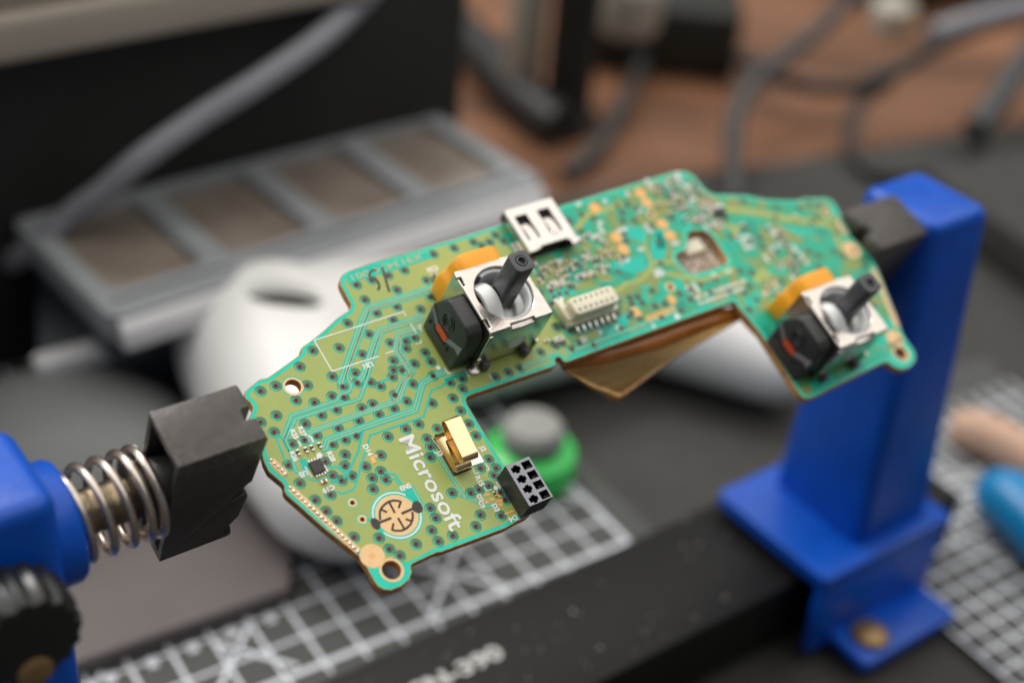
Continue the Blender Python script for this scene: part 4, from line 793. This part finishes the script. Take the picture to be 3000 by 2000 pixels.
for i in range(-3, 4): wline(bm, mp(i + .5, -.1), mp(i + .5, .22), 2.2, -.06, .014)
mb('grid_print', bm, 'mat_line', cmx)
m2 = empty('circle_template_mat', onz(2900, 1500)); tag(m2, 'grey mat printed with white circles and grid right of the blue post', 'cutting mat')
c0 = onz(2890, 1500); bm = bmesh.new(); world_poly(bm, [onz(2690, 1745), onz(3060, 2080), onz(3300, 1750), onz(2900, 1050), onz(2690, 1080), onz(2560, 1300)], -3, -.02); mb('mat_sheet', bm, 'mat_grey', m2)
bm = bmesh.new(); ga, gb = (onz(3060, 2080) - onz(2700, 1775)).normalized(), None; gb = Vec((-ga.y, ga.x, 0))
edge = onz(2700, 1775)
for k in range(0, 17): wline(bm, edge + gb * (k * 6.5) - ga * min(26 + k * 3, 60), edge + gb * (k * 6.5) + ga * 40, .8, -.06, .002)
for k in range(-8, 7): wline(bm, edge + ga * (k * 6.5), edge + ga * (k * 6.5) + gb * 104, .8, -.06, .006)
for rr in (6, 10, 14, 18): strip(bm, [(c0.x + rr * math.cos(a), c0.y + rr * math.sin(a)) for a in (2 * math.pi * j / 48 for j in range(48))], .6, -.06, .010, closed=True)
mb('circle_print', bm, 'mat_line', m2)
bm = bmesh.new(); a, b = onz(191 / .784, 1515 / .784, 5), onz(640 / .784, 1358 / .784, 5); dd = (b - a).normalized(); pp = Vec((-dd.y, dd.x, 0)); world_poly(bm, [a - dd * 90, b + dd * 3, b + dd * 10 + pp * 14, b + dd * 4 + pp * 44, a - dd * 90 + pp * 44], .02, 5); s_ = bm_obj('flat_case', fixn(bm), 'sheet', None, bevel=1.2); tag(s_, 'flat mauve grey plastic case lying on the grid mat by the left blue post', 'case')

# white controller shell behind the board
co = onz(1500, 1250); ctl = empty('controller_shell', Vec((28, 297, 0)), Matrix.Rotation(ANG, 3, 'Z')); tag(ctl, 'empty white game controller shell standing behind the green circuit board', 'controller shell')
bm = bmesh.new()
def blob(x, y, z, rx, ry, rz): bmesh.ops.create_uvsphere(bm, u_segments=24, v_segments=16, radius=K, matrix=Matrix.Translation(Vec((x, y, z)) * K) @ Matrix.Diagonal((rx, ry, rz, 1)))
for t in range(11):
    f = t / 10; blob(-61 + 6 * f * f, 30 + 52 * f, 19 + 6 * f, 25 + 2 * f, 24 + 3 * f, 21 + 4 * f)
for t in range(9):
    f = t / 8; blob(80 - 16 * f, 20 + 42 * f, 14 + 2 * f, 14 + 8 * f, 18 + 8 * f, 14 + 6 * f)
for t in range(9): blob(-50 + 12.5 * t, 77 - .8 * t, 25 - 1.5 * t, 24, 27, 24 - .8 * t)
o = bm_obj('shell_body', bm, 'shell', ctl); md = o.modifiers.new('r', 'REMESH'); md.mode = 'VOXEL'; md.voxel_size = 2.2 * K; md2 = o.modifiers.new('s', 'SMOOTH'); md2.iterations = 14; md2.factor = .5; apply_mods(o)
for p in o.data.polygons: p.use_smooth = True
Rz = Matrix.Rotation(-ANG, 3, 'Z'); okh, hl, _n, _f = o.ray_cast((Rz @ (C0 - Vec((28, 297, 0)))) * K, Rz @ ray(652 / .784, 672 / .784)); hl = hl / K
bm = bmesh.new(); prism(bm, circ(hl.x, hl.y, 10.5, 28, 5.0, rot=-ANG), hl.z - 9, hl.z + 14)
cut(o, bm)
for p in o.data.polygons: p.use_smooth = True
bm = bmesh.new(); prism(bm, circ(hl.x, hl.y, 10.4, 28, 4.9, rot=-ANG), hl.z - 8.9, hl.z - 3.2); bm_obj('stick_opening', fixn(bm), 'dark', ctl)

# green pot with grey lid
jp = onz(1548, 1388, 0); pot = empty('green_pot', jp); tag(pot, 'small green pot with round grey lid behind the black socket', 'pot')
bm = bmesh.new(); lathe(bm, [(11, .02), (12.8, 1), (13.2, 5), (12.4, 9), (8, 11)], 32); bm_obj('pot_body', fixn(bm), 'green', pot, smooth=True)
bm = bmesh.new(); lathe(bm, [(7.5, 10.5), (8.8, 12), (8.8, 16), (7.2, 18), (.1, 18.6)], 32); bm_obj('lid', fixn(bm), 'grey_cap', pot, smooth=True)

# grey divided tray
tz = 48; TA, TB_, TC = onz(20 / .784, 500 / .784, tz), onz(985 / .784, 245 / .784, tz), onz(1235 / .784, 420 / .784, tz)
tx = (TB_ - TA); Lx = tx.length; tx.normalize(); ty = Vec((tx.y, -tx.x, 0)); Ly = max(52, (TC - TB_).dot(ty)); ang = math.atan2(tx.y, tx.x)
tray = empty('battery_tray', (TA.x, TA.y, 0), Matrix.Rotation(ang, 3, 'Z')); tag(tray, 'grey plastic tray with four brown compartments at the back left', 'tray')
bm = bmesh.new(); prism(bm, rrect(4, Lx - 2, -Ly + 9, -2, 4), 26.2, tz - 9); bm_obj('tray_base', fixn(bm), 'tray_dark', tray, bevel=1.5)
Rt = Matrix.Rotation(-ang, 3, 'Z'); TAf = Vec((TA.x, TA.y, 0))
lz = 27
la, lb = [Rt @ (onz(x / .784, y / .784, lz) - TAf) for x, y in ((84, 838), (470, 742))]; ld = (lb - la).normalized()
bm = bmesh.new(); le = la + ld * (Lx * .97); lb0 = [(la.x, la.y), (le.x, le.y), (le.x - ld.y * 7, le.y + ld.x * 7), (la.x - ld.y * 7, la.y + ld.x * 7)]; prism(bm, lb0, lz - 6, lz); bm_obj('lower_lip', fixn(bm), 'tray_lip', tray, bevel=2, seg=3)
bm = bmesh.new(); lq = [(la.x + 1, la.y + 2), (le.x - 1, le.y + 2), (Lx - 6, -4), (4, -4)]; prism(bm, lq, -2.8, lz - 1); bm_obj('lower_tier', fixn(bm), 'tray_dark', tray, bevel=1.5)
bm = bmesh.new(); prism(bm, rrect(0, Lx, -Ly, 0, 5), tz - 9, tz); tb = bm_obj('tray_body', fixn(bm), 'tray', tray)
bm = bmesh.new(); prism(bm, [(-Ly - 3.6, tz - 9), (-Ly + .2, tz - 9), (-Ly + .2, tz - 1.5), (-Ly - 1, tz - 1.8), (-Ly - 3, tz - 4)], 2, Lx - 2, ax=0); bm_obj('front_lip', fixn(bm), 'tray_lip', tray, bevel=1.5, seg=3)
bm = bmesh.new(); cw = (Lx - 40) / 4
cells = [(7 + i * (cw + 8.6), 7 + i * (cw + 8.6) + cw) for i in range(4)]
for a, b in cells: prism(bm, rrect(a, b, -Ly + 13, -7, 3), tz - 5, tz + 5)
prism(bm, [(4, -Ly + 9.5), (Lx - 4, -Ly + 9.5), (Lx - 4, -Ly + 7), (4, -Ly + 7)], tz - 2.5, tz + 3)
cut(tb, bm); bevel_mod(tb, 1.2, 2)
for a, b in cells: bm = bmesh.new(); prism(bm, rrect(a + .4, b - .4, -Ly + 13.4, -7.4, 3), tz - 5, tz - 2.2); bm_obj('compartment', fixn(bm), 'tray_win', tray, bevel=.8)

# beige case on a black box, top left
SA, SB = onz(0, 152 / .784, 100), onz(800 / .784, 4 / .784, 100); sx = (SB - SA).normalized(); sy = Vec((-sx.y, sx.x, 0)); sang = math.atan2(sx.y, sx.x)
Ls = (SB - SA).length
bx = empty('black_box', (SA.x, SA.y, 0), Matrix.Rotation(sang, 3, 'Z')); tag(bx, 'large plain black box standing behind the grey tray', 'box')
bm = bmesh.new(); prism(bm, rrect(-120, Ls + 56, 14, 240, 4), -2.95, 98); bm_obj('box_body', fixn(bm), 'black_box', bx, bevel=2)
bm = bmesh.new(); prism(bm, rrect(-118, Ls + 54, 16, 238, 4), 98, 99.4); bm_obj('box_lid', fixn(bm), 'black_box', bx)
bc_ = empty('beige_case', (SA.x, SA.y, 99.5), Matrix.Rotation(sang, 3, 'Z')); tag(bc_, 'beige flat case resting on top of the black box, upper left corner', 'case')
bm = bmesh.new(); prism(bm, rrect(-150, Ls + 14, 0, 190, 5), 0, 13); bm_obj('case_lower', fixn(bm), 'beige', bc_, bevel=2.5, seg=3)
for i in range(4):
    bm = bmesh.new(); prism(bm, rrect(-148 + i * 64, -148 + i * 64 + 63.2, 3.2, 180, 2), 13, 34); bm_obj('case_panel', fixn(bm), 'beige', bc_, bevel=1.2)

# cables
def cable(name, pts, r, m, label, n=10, mat_=None):
    P = [onz(x / .784, y / .784, z) for x, y, z in pts]; P = smooth_path(P, 10); bm = bmesh.new(); tube(bm, P, r, n); o = bm_obj(name, fixn(bm), m, None, smooth=True); tag(o, label, 'cable', None); return o
cable('grey_cable', [(905, -90, 100), (830, 0, 96), (735, 90, 92), (590, 190, 85), (460, 270, 78), (330, 360, 70), (235, 440, 60), (165, 490, 53), (60, 580, 40), (-60, 640, 15)], 3.6, 'cable_grey', 'thick grey cable running diagonally in front of the black box')
cable('black_cable', [(1690, 470, 2), (1683, 380, 5), (1690, 270, 12), (1730, 190, 18), (1800, 130, 22), (1880, 70, 26), (1990, -40, 30)], 3.8, 'dark_grey', 'dark grey cable rising from the pad edge across the wood')
cable('black_cable', [(1500, 30, 4), (1600, 70, 6), (1690, 130, 8), (1780, 178, 10), (1890, 200, 12), (2000, 190, 16), (2110, 130, 24), (2210, 80, 30), (2380, 20, 34)], 3.4, 'cable_black', 'black cable sagging across the wood under the grey plug')
cable('black_cable', [(2040, 190, 14), (1985, 225, 10), (1955, 290, 5), (1960, 350, 2), (2010, 395, 1), (2090, 405, 1), (2180, 380, 1), (2260, 330, 4)], 3.0, 'cable_black', 'black cable looping down over the edge of the desk pad')
cable('grey_cable', [(2140, 78, 34), (2220, 52, 36), (2300, 30, 38), (2420, 0, 40)], 4.8, 'cable_grey', 'short pale grey plug lead at the top right corner')
cable('grey_cable', [(2440, 40, 30), (2360, 130, 26), (2300, 220, 20), (2240, 300, 12)], 6, 'dark_grey', 'dark grey cable coming down the right edge of the photo')
cable('black_cable', [(960, 0, 3), (1040, 60, 3), (1130, 150, 3), (1200, 230, 2), (1290, 300, 1)], 11, 'cable_black', 'thick black cable lying on the wood beside the black box')
cable('grey_cable', [(1480, 130, 1), (1440, 220, 0), (1380, 330, -1), (1300, 400, -2)], 3.2, 'dark_grey', 'thin grey cable lying on the wood beside the tray')
st_ = empty('black_stand', onz(1300 / .784, 255 / .784)); tag(st_, 'black stand leg rising from the wood behind the tray', 'stand')
bm = bmesh.new(); lathe(bm, [(15, -6.1), (15, -3), (10, 3), (10, 160)], 24); bm_obj('stand_leg', fixn(bm), 'black_box', st_, smooth=True)
pl = empty('pale_rod', onz(1195 / .784, 225 / .784)); tag(pl, 'pale grey rod standing just left of the black stand leg', 'rod')
bm = bmesh.new(); lathe(bm, [(7, -6.1), (8, -4), (8, 110), (7, 112)], 20); bm_obj('rod_body', fixn(bm), 'pale', pl, smooth=True)
bl_ = empty('black_charger', onz(1520 / .784, 120 / .784)); tag(bl_, 'black charger brick on the wood right of the stand leg', 'charger')
bm = bmesh.new(); prism(bm, rrect(-36, 34, -14, 40, 5), -6.1, 26); bm_obj('charger_body', fixn(bm), 'black_box', bl_, bevel=3, seg=3)
ps = empty('shade_box', onz(2190 / .784, -30 / .784), Matrix.Rotation(.5, 3, 'Z')); tag(ps, 'long black box added to darken the back of the wood, top right', 'power strip')
bm = bmesh.new(); prism(bm, rrect(-60, 170, -14, 40, 6), -6.1, 30); bm_obj('shade_box_body', fixn(bm), 'black_box', ps, bevel=3, seg=3)  # dark box, added to deepen the shade along the back of the wood
kn = empty('pale_weight', onz(1440 / .784, 70 / .784, 22)); tag(kn, 'pale round weight beside the black charger brick', 'weight')
bm = bmesh.new(); lathe(bm, [(12, 0), (14, 4), (14, 22), (10, 27), (.1, 28)], 24); bm_obj('weight_body', fixn(bm), 'pale', kn, smooth=True)
kn2 = empty('round_cap', onz(2040 / .784, 70 / .784, -6.1)); tag(kn2, 'small pale round cap on the wood among the cables', 'cap')
bm = bmesh.new(); lathe(bm, [(10, 0), (11, 3), (11, 14), (8, 17), (.1, 18)], 24); bm_obj('cap_body', fixn(bm), 'pale', kn2, smooth=True)
# right edge: dark device, tool handles
rd = onz(2520 / .784, 640 / .784); dv = empty('dark_device', rd, Matrix.Rotation(.5, 3, 'Z')); tag(dv, 'dark grey device standing on the pad at the right edge', 'device')
bm = bmesh.new(); prism(bm, rrect(-30, 90, -30, 70, 6), -3, 16); bm_obj('device_body', fixn(bm), 'pad_dark', dv, bevel=3, seg=3)
def handle(name, a, b, z, r, m, label, cat):
    A, B = onz(*a, z), onz(*b, z); root = empty(name, (A + B) / 2); tag(root, label, cat); bm = bmesh.new(); M = Matrix.Translation(-(A + B) / 2)
    tube(bm, smooth_path([A, A.lerp(B, .3) + Vec((0, 0, 1.5)), A.lerp(B, .7) + Vec((0, 0, 1)), B], 8), [r * f for f in [.72 + .28 * math.sin(math.pi * min(1, i / 10)) if i < 5 else 1.0 for i in range(25)]], 16, M); bm_obj('handle_grip', fixn(bm), m, root, smooth=True)
    return root
handle('pliers_handle', (2905, 1425), (3180, 1700), 9, 8.5, 'cyan', 'bright blue tool handle on the mat at the right edge', 'tool')
handle('wooden_handle', (2800, 1245), (3100, 1385), 6, 6.5, 'pinkish', 'pinkish wooden handle beside the blue tool handle', 'tool')
gp = empty('grey_lump', onz(170 / .784, 1085 / .784, -3)); tag(gp, 'dark grey rounded cover lying behind the left black jaw', 'cover')
bm = bmesh.new(); bmesh.ops.create_uvsphere(bm, u_segments=32, v_segments=20, radius=K)
for v in bm.verts: v.co = Vec((v.co.x * 38, v.co.y * 34, max(v.co.z, -.05) * 26 + 1.4 * K))
bm_obj('cover_body', bm, 'cover_grey', gp, smooth=True)
